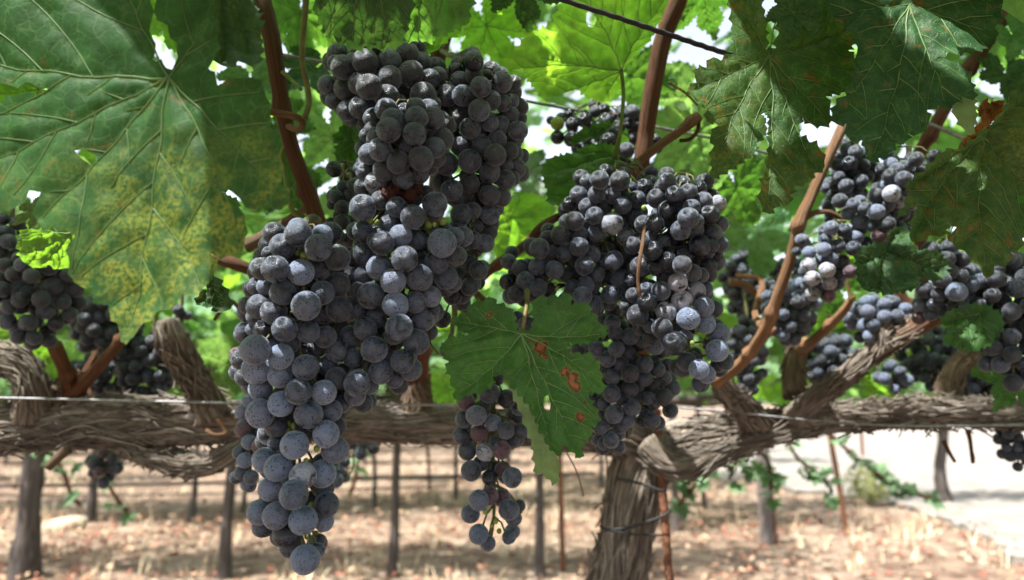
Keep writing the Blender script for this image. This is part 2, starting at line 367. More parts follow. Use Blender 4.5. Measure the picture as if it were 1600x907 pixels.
def leaf_geo(outline, tips, size, spacing, rs, tooth=0.006, amp=0.0016, holes=(), cup=0.0, wave=1.0, quilt=0.0012, vw=0.0011, fold=0.0,
             patches=(), second=True, curl=None):
    """outline, tips, holes in leaf-plane metres, petiole junction at the origin; +z is the upper face. returns MB"""
    poly = serrate(outline, tooth, amp, rs)
    hs = [np.asarray(h, float) for h in holes]
    # veins
    veins = []   # (polyline, w0, w1)
    for tp in tips:
        tp = np.asarray(tp, float); L = np.linalg.norm(tp); d = tp / L; nrm = np.array([-d[1], d[0]]); bow = rs.uniform(-0.05, 0.05)
        q = np.linspace(0, 0.97, 16)
        pl = d * (q * L)[:, None] + nrm * (bow * L * 4 * q * (1 - q))[:, None]
        pl = pl + nrm * (0.006 * L * np.sin(q * 23 + rs.uniform(0, 6)))[:, None]
        veins.append((pl, vw * (0.5 + 0.6 * L / size), vw * 0.25, 0))
    mains = list(veins)
    if second:
        for mi_, (pl, w0, w1, _) in enumerate(mains):
            L = np.linalg.norm(pl[-1]); ns = max(3, int(L / size * 11)); side = 1 if rs.random() < .5 else -1
            for k in range(ns):
                q = 0.2 + 0.72 * (k + rs.uniform(-.2, .2)) / ns; idx = q / 0.97 * 15; i0 = int(min(max(idx, 0), 14)); fr = idx - i0
                st = pl[i0] * (1 - fr) + pl[i0 + 1] * fr; dr = pl[i0 + 1] - pl[i0]; dr /= np.linalg.norm(dr); side = -side
                ang = side * rs.uniform(0.65, 0.95); d = np.array([dr[0] * math.cos(ang) - dr[1] * math.sin(ang), dr[0] * math.sin(ang) + dr[1] * math.cos(ang)])
                pts_ = [st]; stp = size * 0.03
                for _ in range(26):
                    a2 = -side * 0.03; d = np.array([d[0] * math.cos(a2) - d[1] * math.sin(a2), d[0] * math.sin(a2) + d[1] * math.cos(a2)])
                    nx = pts_[-1] + d * stp
                    if not inpoly(nx[None], poly)[0]: break
                    dm = min(segdist(nx[None], o[0][:-1], o[0][1:])[0] for j, o in enumerate(mains) if j != mi_) if len(mains) > 1 else 1e9
                    dme = segdist(nx[None], pl[:-1], pl[1:])[0]
                    if dm < dme * 0.75: break
                    pts_.append(nx)
                if len(pts_) >= 3: veins.append((np.array(pts_), vw * 0.5, vw * 0.16, 1))
    A = np.concatenate([v[0][:-1] for v in veins]); B = np.concatenate([v[0][1:] for v in veins])
    A0 = np.concatenate([v[0][:-1] for v in mains]); B0 = np.concatenate([v[0][1:] for v in mains])
    lo = poly.min(0); hi = poly.max(0)
    gx, gy = np.meshgrid(np.arange(lo[0], hi[0], spacing), np.arange(lo[1], hi[1], spacing)); gp = np.stack([gx.ravel(), gy.ravel()], 1)
    gp[:, 0] += ((np.round((gp[:, 1] - lo[1]) / spacing) % 2) * 0.5) * spacing; gp += rs.uniform(-.12, .12, gp.shape) * spacing
    keep = inpoly(gp, poly); gp = gp[keep]
    gp = gp[segdist(gp, poly, np.roll(poly, -1, 0)) > spacing * 0.45]
    vp = []
    for (pl, w0, w1, lv) in veins:
        for a, b in zip(pl[:-1], pl[1:]):
            m_ = max(1, int(np.linalg.norm(b - a) / (spacing * 0.8)))
            for q in range(m_): vp.append(a + (b - a) * q / m_)
    vp = np.array(vp); vp = vp[inpoly(vp, poly)]; vp = vp[segdist(vp, poly, np.roll(poly, -1, 0)) > spacing * 0.3]
    for h in hs: vp = vp[~inpoly(vp, h)]
    gp = gp[segdist(gp, A, B) > spacing * 0.5]; gp = np.concatenate([gp, vp])
    for h in hs: gp = gp[~inpoly(gp, h)]
    for h in hs:
        if len(gp): gp = gp[segdist(gp, h, np.roll(h, -1, 0)) > spacing * 0.3]
    vs = list(map(tuple, poly)); es = [(i, (i + 1) % len(poly)) for i in range(len(poly))]
    for h in hs:
        b = len(vs); vs += list(map(tuple, h)); es += [(b + i, b + (i + 1) % len(h)) for i in range(len(h))]
    vs += list(map(tuple, gp))
    r = delaunay_2d_cdt([Vector(v) for v in vs], es, [], 0, 1e-7)
    V2 = np.array([(v[0], v[1]) for v in r[0]]); T = np.array([tuple(f) for f in r[2]])
    cen = V2[T].mean(1); k = inpoly(cen, poly)
    for h in hs: k &= ~inpoly(cen, h)
    T = T[k]
    sd = rs.uniform(0, 50)
    quilt *= 2.0
    def zf(p):
        rr = np.linalg.norm(p, axis=1) / size
        z = cup * size * rr ** 2 + fold * np.abs(p[:, 0])
        z = z + wave * size * 0.075 * rr ** 1.3 * fbm(np.stack([p[:, 0] / size * 2.6 + sd, p[:, 1] / size * 2.6, np.full(len(p), sd)], 1), 3)
        z = z + quilt * (1 - np.exp(-segdist(p, A, B) / (size * 0.03))) + quilt * 1.6 * (1 - np.exp(-segdist(p, A0, B0) / (size * 0.08)))
        z = z + quilt * 0.5 * fbm(np.stack([p[:, 0] / size * 18, p[:, 1] / size * 18, np.full(len(p), sd)], 1), 2)
        if curl is not None: z = z + curl(p)
        return z
    mb = MB()
    mi = np.zeros(len(T), int); pa = np.zeros(len(V2))
    for (c, rad) in patches: pa = np.maximum(pa, 1 - 0.5 * np.linalg.norm(V2 - np.array(c), axis=1) / rad)
    mb.patch = pa
    mb.add(np.concatenate([V2, zf(V2)[:, None]], 1), [tuple(t) for t in T.tolist()], V2 * 10, mi)
    for (pl, w0, w1, lv) in veins:
        n = len(pl); t = np.gradient(pl, axis=0); t /= np.linalg.norm(t, axis=1)[:, None] + 1e-12; nn = np.stack([-t[:, 1], t[:, 0]], 1)
        ww = np.linspace(w0, w1, n)[:, None] * 0.5; z = zf(pl)
        L_ = pl + nn * ww; R_ = pl - nn * ww; hh = ww[:, 0] * 1.1
        Vv = np.concatenate([np.c_[L_, z], np.c_[pl, z + hh * 0.9 + 0.0003], np.c_[R_, z], np.c_[pl, z - hh * 1.3 - 0.00012]]); Fv = []
        for i in range(n - 1):
            for a, b in ((0, 1), (1, 2), (2, 3), (3, 0)):
                Fv.append((b * n + i, a * n + i, a * n + i + 1, b * n + i + 1))
        mb.add(Vv, Fv, Vv[:, :2] * 10, 1)
    return mb
def std_outline(rs, size, deep=1.0):
    base = [(0, 1.0), (9, .86), (19, .74), (29, .50), (38, .66), (52, .90), (63, .78), (75, .66), (86, .50), (96, .60), (109, .70), (126, .64), (146, .60), (162, .50), (172, .30), (178, .07)]
    out = []; tips = [(0, size * 1.0)]
    for sgn in (1, -1):
        j = [(a * (1 + rs.uniform(-.05, .05)), (r_ if i not in (3, 8) else r_ * (1 - 0.25 * (deep - 1) * rs.uniform(.5, 1.5))) * (1 + rs.uniform(-.07, .07))) for i, (a, r_) in enumerate(base)]
        pts = [(sgn * math.sin(R(a)) * r_ * size, math.cos(R(a)) * r_ * size) for a, r_ in j]
        tips += [pts[5], pts[10], (pts[13][0] * 0.8, pts[13][1] * 0.8)]
        out.append(pts)
    right = out[0]; left = out[1][1:][::-1]
    return np.array(right + left), tips
LEAFN = {}
def frame_from(n, up):
    """rotation matrix: local z -> n, local y as close as possible to up"""
    n = Vector(n).normalized(); up = Vector(up); y = (up - n * up.dot(n)).normalized(); x = y.cross(n)
    return Matrix((x, y, n)).transposed()
def traced_leaf(label, junction, outline, tips, depth, tilt=(0, 0), mats=('leaf', 'vein'), holes=(), face=1, group=None, petiole=None, sp=0.0022, flaps=(),
                patches=(), name='vine_leaf', cat='leaf', seed=1, pmat='petiole_green', pr=0.0013, **kw):
    """outline in picture pixels, laid on a tilted plane at its own distance. tilt = slope of depth per unit right / up"""
    rs = np.random.default_rng(seed)
    J = P(*junction, depth)
    ncam = Vector((tilt[0], tilt[1], 1)).normalized()    # in camera axes (right, up, toward camera)
    n = RT * ncam.x + UP * ncam.y - FW * ncam.z
    if face > 0: pass
    nrm = n if face > 0 else -n
    Rm = frame_from(nrm, UP); Ri = Rm.transposed()
    def to2(p):
        r = (FW + (p[0] - 800) / F * RT + (453.5 - p[1]) / F * UP); t = (J - O).dot(n) / r.dot(n); q = Ri @ (O + r * t - J); return (q.x, q.y)
    ol = np.array([to2(p) for p in outline]); tp = [to2(p) for p in tips]; hl = [[to2(p) for p in h] for h in holes]
    pt = [(to2(p[:2]), p[2] / F * depth) for p in patches]
    size = max(np.linalg.norm(ol, axis=1))
    mb = leaf_geo(ol, tp, size, sp, rs, holes=hl, patches=pt, **kw)
    ml = [M[mats[0]], M[mats[1]], M['leaf_patch'], M['leaf_under']]
    for fl, dz in flaps:
        fp = serrate(np.array([to2(p) for p in fl]), 0.006, 0.0012, rs); c = fp.mean(0)
        lo = fp.min(0); hi = fp.max(0); gx, gy = np.meshgrid(np.arange(lo[0], hi[0], sp), np.arange(lo[1], hi[1], sp)); gp = np.stack([gx.ravel(), gy.ravel()], 1)
        gp = gp[inpoly(gp, fp)]; gp = gp[segdist(gp, fp, np.roll(fp, -1, 0)) > sp * .4]
        r = delaunay_2d_cdt([Vector(v) for v in list(map(tuple, fp)) + list(map(tuple, gp))], [(i, (i + 1) % len(fp)) for i in range(len(fp))], [], 0, 1e-7)
        V2 = np.array([(v[0], v[1]) for v in r[0]]); T = np.array([tuple(f) for f in r[2]]); T = T[inpoly(V2[T].mean(1), fp)]
        first = fp[0]; dd = np.linalg.norm(V2 - np.array(to2(fl[0])), axis=1)
        z = (dz * np.sin(np.clip(dd / dd.max(), 0, 1) * 2.2)) + 0.0012 * fbm(np.c_[V2 * 120, np.zeros(len(V2))], 3)
        mb.add(np.c_[V2, z * (1 if face > 0 else -1)], [tuple(t) for t in T.tolist()], V2 * 10, 3)
    me = mb.mesh(name + '_blade', ml)
    if petiole is None:
        o = link(name, me); o.matrix_world = Matrix.Translation(J) @ Rm.to_4x4(); tag(o, label, cat, group); return o
    e = empty(name, J); tag(e, label, cat, group)
    b = link('blade', me, e); b.matrix_local = Rm.to_4x4()
    pts = [Vector((0, 0, 0))] + [P(*q) - J for q in petiole]
    V, Fc, uv, _ = tube(pts, [pr] * (len(pts) - 1) + [pr * 1.5], 0.004, 8)
    link('petiole', mesh('petiole', V, Fc, M[pmat], uv), e)
    return e
# ------------------------------------------------------------------ setting: ground, track, hills
def ground_mat():
    m = newmat('dry_vineyard_soil'); N = NT(m); geo = N.n('NewGeometry').outputs['Position']
    n1 = N.noise(geo, 0.9, 4, 0.6, 0.4); n2 = N.noise(geo, 7, 5, 0.65, 0.6); n3 = N.noise(geo, 40, 3, 0.7)
    c = N.mix(N.ramp(n2, 0.35, 0.62), (0.07, 0.042, 0.031), (0.19, 0.14, 0.1))
    c = N.mix(N.ramp(n1, 0.42, 0.62), c, N.mix(N.ramp(n2, 0.4, 0.6), (0.13, 0.09, 0.066), (0.26, 0.205, 0.155)))
    c = N.mix(N.ramp(n3, 0.3, 0.5, 0.5, 0.0), c, (0.10, 0.055, 0.04))
    pb = N.n('BsdfPrincipled'); N.put(pb.inputs['Base Color'], c); pb.inputs['Roughness'].default_value = 0.95
    pb.inputs['Specular IOR Level'].default_value = 0.15
    N.put(pb.inputs['Normal'], N.bump(N.math('ADD', n2, N.math('MULTIPLY', n3, 0.5)), 0.7, 0.05)); N.out(pb.outputs[0]); return m
M['ground'] = ground_mat()
M['track'] = simple('pale_dust', (0.165, 0.152, 0.134), 0.95, 3.5, 0.22, 0.9, 0.06)
xs = np.concatenate([-np.geomspace(300, 9, 10), np.linspace(-8, 8, 81), np.geomspace(9, 300, 10)])
ys = np.concatenate([[-300, -60, -15], np.linspace(-5, 20, 101), np.geomspace(21, 600, 14)])
X, Y = np.meshgrid(xs, ys, indexing='ij'); 
Z = 0.02 * fbm(np.c_[X.ravel() * 1.3, Y.ravel() * 1.3, np.zeros(X.size)], 3) * (np.abs(Y.ravel()) < 30)
ny = len(ys); Fc = [(i * ny + j, (i + 1) * ny + j, (i + 1) * ny + j + 1, i * ny + j + 1) for i in range(len(xs) - 1) for j in range(ny - 1)]
tag(link('ground', mesh('ground', np.c_[X.ravel(), Y.ravel(), Z], Fc, M['ground'])), kind='structure')
tr = [(1080, 700), (1085, 738), (1180, 752), (1260, 768), (1350, 778), (1430, 792), (1490, 812), (1540, 838), (1580, 862), (1640, 895), (2600, 900), (2600, 668), (1300, 668)]
jr = random.Random(4); tr2 = []
for i_ in range(len(tr)):
    a_, b_ = tr[i_], tr[(i_ + 1) % len(tr)]; k_ = 7 if i_ < 9 else 1
    for q_ in range(k_): tr2.append((a_[0] + (b_[0] - a_[0]) * q_ / k_ + (jr.uniform(-9, 9) if k_ > 1 else 0), a_[1] + (b_[1] - a_[1]) * q_ / k_ + (jr.uniform(-5, 6) if k_ > 1 else 0)))
tp = [G(*q, 0.04) for q in tr2]; V = [tuple(q) for q in tp] + [(q.x, q.y, -0.02) for q in tp]; n = len(tp)
Fc = [tuple(range(n))[::-1]] + [(i, (i + 1) % n, n + (i + 1) % n, n + i) for i in range(n)]
o = link('dirt_track', mesh('dirt_track', V, Fc, M['track'], smooth=False)); tag(o, kind='structure')
M['hill'] = simple('far_hill_scrub', (0.05, 0.065, 0.035), 0.95, 0.05, 0.3)
ang = np.linspace(-1.25, 1.25, 60); V = []; Fc = []
for i, a in enumerate(ang):
    h = 16 + 9 * math.sin(a * 3.1 + 1) + 5 * math.sin(a * 7.7)
    for k, (d, z) in enumerate(((420, -1), (470, h * 0.6), (520, h), (600, h * 0.4))): V.append((math.sin(a) * d, math.cos(a) * d, z))
for i in range(len(ang) - 1):
    for k in range(3): a = i * 4 + k; Fc.append((a, a + 4, a + 5, a + 1))
tag(link('hills', mesh('hills', V, Fc, M['hill'])), kind='structure')
# ------------------------------------------------------------------ front vine: trunk, cordon, spurs, canes
vine = empty('grapevine', P(1000, 700, 0.85).xy.to_3d()); VO = vine.location.copy()
tag(vine, 'old gnarled grapevine with thick horizontal cordon and shaggy peeling bark', 'grapevine')
def barkdisp(amp, twist, seed, kth=5.0, ks=9.0):
    def f(s, th, r):
        a = th + twist * s + 0.25 * np.sin(s * 13 + seed); c, d = np.cos(a), np.sin(a)
        p = np.stack([c.ravel() * kth, d.ravel() * kth, s.ravel() * ks + seed], 1)
        n = fbm(p, 4); rid = 1 - np.abs(fbm(p * np.array([2.6, 2.6, 0.5]) + 7, 4)) * 2.4; rid = rid - 0.5 * (np.abs(fbm(p * np.array([1.3, 1.3, 2.2]) + 31, 3)) < 0.06)
        big = fbm(np.stack([np.cos(th).ravel() * 1.1, np.sin(th).ravel() * 1.1, s.ravel() * 17 + seed * 3], 1), 2)
        return (amp * (0.45 * n + 0.55 * rid) + 0.2 * big).reshape(s.shape)
    return f
def strips(mb, fr, count, rs, L=(0.03, 0.12), W=(0.0012, 0.004), lift=0.004, twist=0.0, disp_r=1.06):
    C, T, N, B, r, s = fr; tot = s[-1]
    for _ in range(count):
        l = rs.uniform(*L); s0 = rs.uniform(0, max(tot - l, 0.001)); th0 = rs.uniform(0, 2 * math.pi); wd = rs.uniform(*W); n = max(5, int(l / 0.006))
        q = np.linspace(0, 1, n); ss = np.clip(s0 + q * l, 0, tot); idx = np.interp(ss, s, np.arange(len(s)))
        i0 = np.clip(idx.astype(int), 0, len(s) - 2); fq = (idx - i0)[:, None]
        lerp = lambda a: a[i0] * (1 - fq) + a[i0 + 1] * fq
        c = lerp(C); nn = lerp(N); bb = lerp(B); rr = (r[i0] * (1 - fq[:, 0]) + r[i0 + 1] * fq[:, 0])
        th = th0 - twist * ss - 0.25 * np.sin(ss * 13) + 0.18 * np.sin(q * 6 + th0 * 3); li = rs.uniform(0, lift) * (np.abs(q - 0.5) * 2) ** 3 * rs.uniform(.3, 1.6)
        dr = np.cos(th)[:, None] * nn + np.sin(th)[:, None] * bb; tg = -np.sin(th)[:, None] * nn + np.cos(th)[:, None] * bb
        base = c + dr * (rr * disp_r + li + rs.uniform(-0.001, 0.0015))[:, None]; ww = (wd * (1 - 0.75 * np.abs(q - 0.5) * 2))[:, None]
        h = 0.0011
        V = np.concatenate([base - tg * ww, base + dr * h, base + tg * ww, base - dr * h]); Fq = []
        for i in range(n - 1):
            for a, b in ((0, 1), (1, 2), (2, 3), (3, 0)): Fq.append((a * n + i, b * n + i, b * n + i + 1, a * n + i + 1))
        u0 = rs.uniform(0, 3); uv = np.concatenate([np.c_[ss + u0, np.full(n, u0 + k * 0.004)] for k in range(4)])
        mb.add(V, Fq, uv)
def limb(name, pts, width, mat='bark', amp=0.13, twist=3.0, seed=1, seg=72, step=0.0035, nst=60, lift=0.004, parent=vine, L=(0.03, 0.12), W=(0.0012, 0.004)):
    """pts: (px, py, depth); width in pixels (diameter) per point"""
    if name == 'spur': L = (0.01, 0.04); nst = int(nst * 0.9); amp *= 1.35
    width = [w_ * 0.84 for w_ in width]; nst = int(nst * 1.5); W = (W[0] * 0.55, W[1] * 0.6)
    if isinstance(pts[0], tuple): wp = [P(*p) for p in pts]; rad = [w_ / 2 / F * p[2] for w_, p in zip(width, pts)]
    else: wp, rad = pts, width
    V, Fc, uv, fr = tube([p - VO for p in wp], rad, step, seg, barkdisp(amp, twist, seed))
    mb = MB(); mb.add(V, Fc, uv); strips(mb, fr, nst, np.random.default_rng(seed), L, W, lift, twist)
    return link(name, mb.mesh(name, M[mat]), parent)
D = 0.76
limb('trunk', [P(1030, 672, .84), P(1008, 715, .84), P(990, 775, .83), P(975, 850, .83), P(963, 930, .83), P(950, 1100, .83), P(945, 1300, .84), P(948, 1560, .85), P(948, 1900, .86)],
     [.032, .036, .034, .032, .032, .034, .04, .05, .065], amp=0.17, twist=1.5, seed=3, seg=110, nst=520, lift=0.010, L=(0.05, 0.2), W=(0.0015, 0.0055))
limb('cordon', [(-200, 690, .74), (0, 672, .74), (100, 664, .74), (200, 657, .74), (320, 660, .75), (450, 660, .76), (560, 662, .77), (660, 664, .78), (760, 668, .79), (860, 672, .8), (960, 680, .82), (1020, 700, .84)],
     [78, 76, 78, 84, 70, 62, 58, 56, 56, 58, 66, 80], amp=0.16, twist=0.4, seed=5, seg=96, nst=560, lift=0.006)
limb('cordon', [(1000, 735, .83), (1040, 705, .83), (1090, 690, .82), (1150, 678, .80), (1220, 664, .79), (1300, 654, .78), (1380, 648, .78), (1460, 644, .78), (1560, 646, .78), (1700, 646, .78), (1900, 640, .78)],
     [66, 78, 74, 60, 48, 42, 40, 45, 42, 42, 40], amp=0.17, twist=0.8, seed=8, seg=96, nst=480, lift=0.008)
limb('cordon', [(1010, 690, .80), (1040, 722, .79), (1075, 728, .78), (1120, 712, .77), (1180, 690, .77), (1250, 672, .77)], [44, 46, 40, 30, 22, 12], amp=0.2, twist=2, seed=11, nst=120, lift=0.01)
limb('spur', [(180, 690, .74), (220, 706, .735), (280, 724, .73), (330, 722, .73), (370, 700, .735), (400, 680, .745)], [30, 34, 42, 36, 24, 18], 'bark', 0.2, 0.7, 13, nst=80, lift=0.008)
limb('spur', [(-30, 560, .73), (10, 562, .72), (38, 580, .72), (50, 612, .72), (52, 650, .73)], [58, 54, 50, 52, 62], 'bark', 0.15, 0.7, 14, nst=70)
limb('spur', [(262, 500, .70), (268, 530, .70), (290, 570, .71), (312, 608, .72), (335, 650, .73)], [34, 50, 46, 44, 56], 'bark', 0.17, 0.7, 15, nst=90, lift=0.006)
limb('spur', [(650, 575, .80), (652, 610, .79), (654, 655, .78)], [38, 42, 52], 'bark_warm', 0.14, 0.7, 16, nst=40)
limb('spur', [(1118, 592, .72), (1140, 616, .74), (1165, 640, .76), (1180, 665, .78)], [24, 34, 44, 52], 'bark', 0.2, 0.7, 17, nst=70, lift=0.007)
limb('spur', [(1240, 655, .76), (1275, 622, .74), (1320, 590, .72), (1362, 556, .71), (1395, 530, .70), (1440, 505, .70)], [40, 36, 31, 29, 36, 32], 'bark', 0.15, 0.7, 18, nst=90, lift=0.005)
limb('spur', [(1388, 545, .70), (1380, 525, .70), (1388, 504, .70)], [30, 24, 20], 'bark', 0.14, 0.7, 19, nst=16)
limb('spur', [(1250, 535, .84), (1240, 575, .83), (1244, 620, .81)], [26, 34, 40], 'bark_warm', 0.16, 0.7, 20, nst=30)
limb('spur', [(1540, 540, .84), (1490, 580, .82), (1480, 640, .80)], [30, 34, 40], 'bark_warm', 0.16, 0.7, 21, nst=40)
limb('spur', [(1575, 560, .84), (1560, 610, .82), (1565, 645, .80)], [20, 26, 40], 'bark_warm', 0.16, 0.7, 22, nst=20)
limb('spur', [(-20, 455, .66), (40, 420, .66), (90, 408, .67), (140, 420, .68)], [34, 26, 22, 16], 'bark_warm', 0.12, 0.7, 23, nst=30)
limb('spur', [(100, 650, .74), (110, 605, .75), (130, 590, .76)], [60, 50, 34], 'bark_warm', 0.16, 0.7, 24, nst=30)
def cane(pts, width, mat='cane', seed=1, amp=0.05, nodes=(), name='cane', seg=18, step=0.003, parent=vine):
    wp = [P(*p) for p in pts]; rad = [w_ / 2 / F * p[2] for w_, p in zip(width, pts)]
    L = sum((wp[i + 1] - wp[i]).length for i in range(len(wp) - 1)); nd = [q * L for q in nodes] or list(np.arange(0.03 + 0.01 * (seed % 3), L, 0.062))
    def f(s, th, r):
        b = 0
        for k in nd: b = b + 0.30 * np.exp(-((s - k) / 0.0045) ** 2) * (1 + 0.8 * np.cos(th - seed))
        return b + amp * fbm(np.stack([np.cos(th).ravel() * 2, np.sin(th).ravel() * 2, s.ravel() * 22 + seed], 1), 3).reshape(s.shape) + 0.035 * np.sin(7 * th + s * 20)
    V, Fc, uv, _ = tube([p - VO for p in wp], rad, step, seg, f)
    return link(name, mesh(name, V, Fc, M[mat], uv), parent)
cane([(398, -90, .50), (410, 0, .50), (424, 60, .50), (438, 150, .51), (456, 230, .52), (478, 290, .53), (496, 345, .55), (520, 420, .6), (560, 520, .68), (640, 590, .76)], [27, 27, 27, 25, 24, 26, 27, 24, 26, 30], seed=2)
cane([(720, -40, .58), (692, 60, .57), (682, 110, .56), (690, 200, .58), (670, 400, .66), (655, 585, .79)], [24, 25, 26, 24, 24, 30], seed=3)
cane([(1075, -60, .56), (1060, 0, .56), (1037, 60, .57), (1022, 130, .58), (1010, 205, .59), (998, 290, .60), (985, 420, .68), (1010, 640, .82)], [28, 29, 28, 28, 25, 24, 26, 34], seed=4, nodes=(.37,))
cane([(965, 280, .50), (1000, 252, .50), (1035, 224, .50), (1065, 203, .50), (1092, 182, .50)], [14, 14, 14, 15, 16], 'cane_pale', seed=5, nodes=(.9,))
cane([(874, 338, .48), (850, 352, .50), (820, 384, .52), (785, 408, .55), (755, 432, .57), (720, 470, .62)], [12, 13, 14, 15, 14, 14], seed=6)
cane([(1405, -60, .64), (1385, 30, .63), (1350, 120, .61), (1318, 195, .60), (1290, 255, .60), (1268, 305, .60), (1250, 345, .60), (1236, 400, .61), (1216, 460, .62), (1196, 515, .64), (1160, 565, .68), (1118, 598, .72)], [16, 16, 16, 16, 16, 16, 19, 16, 17, 19, 17, 22], 'cane_pale', seed=7, nodes=(.2, .57, .74, .86))
cane([(1253, 346, .60), (1270, 334, .60), (1295, 332, .60), (1322, 346, .60)], [10, 9, 8, 7], 'cane_pale', seed=8)
cane([(1610, -40, .62), (1560, 40, .62), (1512, 110, .63), (1462, 195, .64), (1430, 270, .66), (1440, 400, .68), (1440, 505, .70)], [20, 20, 20, 19, 18, 18, 22], seed=9)
cane([(1333, 462, .66), (1318, 486, .67), (1295, 510, .69), (1270, 533, .72), (1250, 548, .8)], [10, 13, 14, 16, 20], 'cane_pale', seed=10)
cane([(1400, 530, .70), (1440, 505, .70), (1480, 488, .70), (1530, 478, .72)], [34, 32, 26, 18], seed=11)
cane([(1200, 520, .66), (1180, 490, .72), (1190, 440, .74), (1150, 430, .76)], [16, 10, 9, 8], 'cane_pale', seed=12)
cane([(1210, 512, .66), (1190, 530, .66), (1165, 560, .67)], [14, 14, 12], 'cane_pale', seed=13)
cane([(1140, 440, .8), (1170, 450, .8), (1220, 500, .78)], [12, 12, 10], 'cane_pale', seed=14)
cane([(384, 384, .60), (405, 374, .60), (440, 352, .60), (484, 322, .58)], [26, 20, 14, 12], 'bark_warm', seed=15)
cane([(336, 402, .60), (365, 412, .60), (400, 424, .61), (440, 436, .64)], [18, 20, 18, 14], seed=16)
cane([(335, 500, .66), (360, 470, .66), (385, 498, .66), (420, 520, .66)], [6, 6, 6, 5], seed=17)
cane([(110, 620, .74), (140, 590, .73), (175, 550, .72), (200, 520, .71)], [26, 20, 18, 16], seed=18)
cane([(85, 540, .70), (100, 575, .72), (112, 612, .74)], [22, 20, 24], seed=19)
cane([(150, 640, .76), (130, 600, .8), (155, 545, .82)], [18, 16, 12], seed=20)
cane([(75, 730, .70), (92, 714, .70), (106, 703, .70)], [14, 15, 17], 'bark_warm', seed=21)
cane([(1428, 480, .72), (1410, 470, .72), (1400, 440, .72)], [26, 22, 16], seed=22)
cane([(1475, 690, .78), (1482, 705, .78), (1492, 722, .78)], [8, 6, 5], seed=23)
cane([(1512, 672, .78), (1516, 690, .78), (1520, 724, .78)], [8, 6, 5], seed=24)
cane([(700, 470, .58), (735, 455, .58), (765, 480, .56)], [12, 12, 10], seed=25)
cane([(1007, 352, .42), (1004, 380, .415), (999, 410, .41), (997, 440, .41), (1000, 464, .41)], [5, 6, 6, 5, 7], 'cane_pale', seed=26)
def tendril(pts, wpx, mat='petiole', name='tendril'):
    V, Fc, uv, _ = tube([P(*p) - VO for p in pts], [wpx / 2 / F * p[2] for p in pts], 0.002, 10)
    return link(name, mesh(name, V, Fc, M[mat], uv), vine)
tendril([(482, -30, .49), (476, 30, .49), (472, 90, .49), (479, 130, .49), (483, 160, .49), (476, 185, .485)], 9)
tendril([(330, 165, .45), (400, 172, .46), (440, 178, .465), (465, 184, .465), (473, 192, .47), (466, 202, .49), (446, 196, .52)], 11, 'cane_pale')
tendril([(470, 140, .49), (455, 125, .5), (440, 112, .5)], 6, 'petiole_green')
tendril([(1092, 190, .50), (1090, 205, .50), (1078, 218, .50), (1062, 220, .50)], 6, 'cane')
tendril([(1090, 165, .50), (1070, 145, .50), (1045, 130, .49)], 4)
tendril([(1330, 470, .66), (1322, 430, .66), (1324, 400, .66)], 7)
tendril([(670, 485, .36), (673, 510, .37), (672, 535, .37), (685, 553, .37)], 2.2, 'cane')
tendril([(340, 655, .70), (352, 676, .70), (336, 680, .69), (322, 672, .69)], 6, 'cane_pale')
tendril([(875, 690, .6), (900, 735, .6), (912, 776, .6)], 2.2, 'cane_pale')
tendril([(452, 222, .52), (440, 240, .52), (444, 265, .53), (450, 300, .52), (458, 330, .53), (486, 345, .55)], 8, 'petiole_green')
# ------------------------------------------------------------------ wires, stake, ties
def wire(label, pts, wpx, mat='wire', name='wire', group=None, twist=False, cat='wire'):
    wp = [P(*p) for p in pts]; rad = [wpx / 2 / F * p[2] for p in pts]; base = wp[0].copy()
    f = (lambda s, th, r: 0.14 * np.sin(3 * th + s * 600)) if twist else None
    V, Fc, uv, _ = tube([p - base for p in wp], rad, 0.002 if twist else 0.01, 14 if twist else 8, f)
    o = link(name, mesh(name, V, Fc, M[mat], uv), None, base); tag(o, label, cat, group); return o
wire('silvery trellis wire stretched along the top of the thick left cordon', [(-150, 617, .70), (0, 622, .70), (180, 626, .70), (360, 630, .70), (560, 632, .74), (740, 634, .76)], 4)
wire('silvery trellis wire stretched over the pale sunlit cordon right of the trunk', [(1060, 637, .76), (1150, 645, .745), (1280, 658, .735), (1420, 666, .73), (1600, 664, .73), (1750, 660, .73)], 3.6)
wire('dark twisted steel cable crossing the brown cane at the top centre', [(820, -25, .39), (880, 0, .40), (960, 26, .41), (1050, 56, .43), (1142, 86, .46), (1260, 120, .52), (1420, 160, .6)], 8, 'cable', 'cable', None, True, 'cable')
wire('thin dark wire running behind the cane beside the half hidden shiny bunch', [(300, 60, .56), (410, 80, .56), (520, 100, .57), (820, 158, .60), (930, 178, .62), (1040, 202, .64), (1110, 216, .66), (1200, 240, .68), (1300, 262, .7)], 5, 'wire')
wire('short grey wire showing between the dark leaf and the brown leaf', [(1380, 170, .62), (1450, 193, .62), (1490, 210, .62), (1560, 240, .64)], 6, 'wire')
st = empty('vine_stake', (P(1035, 750, .80).x, P(1035, 750, .8).y, 0)); tag(st, 'rusty ribbed steel rod standing against the front of the thick trunk', 'stake')
a = P(1026, 640, .80); b = P(1046, 907, .775); b2 = b + (b - a).normalized() * 1.0; k = (0 - a.z) / (b2.z - a.z); b2 = a + (b2 - a) * k
V, Fc, uv, _ = tube([a - st.location, b - st.location, b2 - st.location], [.0042] * 3, 0.0025, 14, lambda s, th, r: 0.16 * (np.sin(s * 2 * math.pi / 0.008 + th) > 0.5))
link('rod', mesh('rod', V, Fc, M['rust'], uv), st)
def tie(label, pts, wpx, mat='cable'):
    return wire(label, pts, wpx, mat, 'tie_wire', None, False, 'tie')
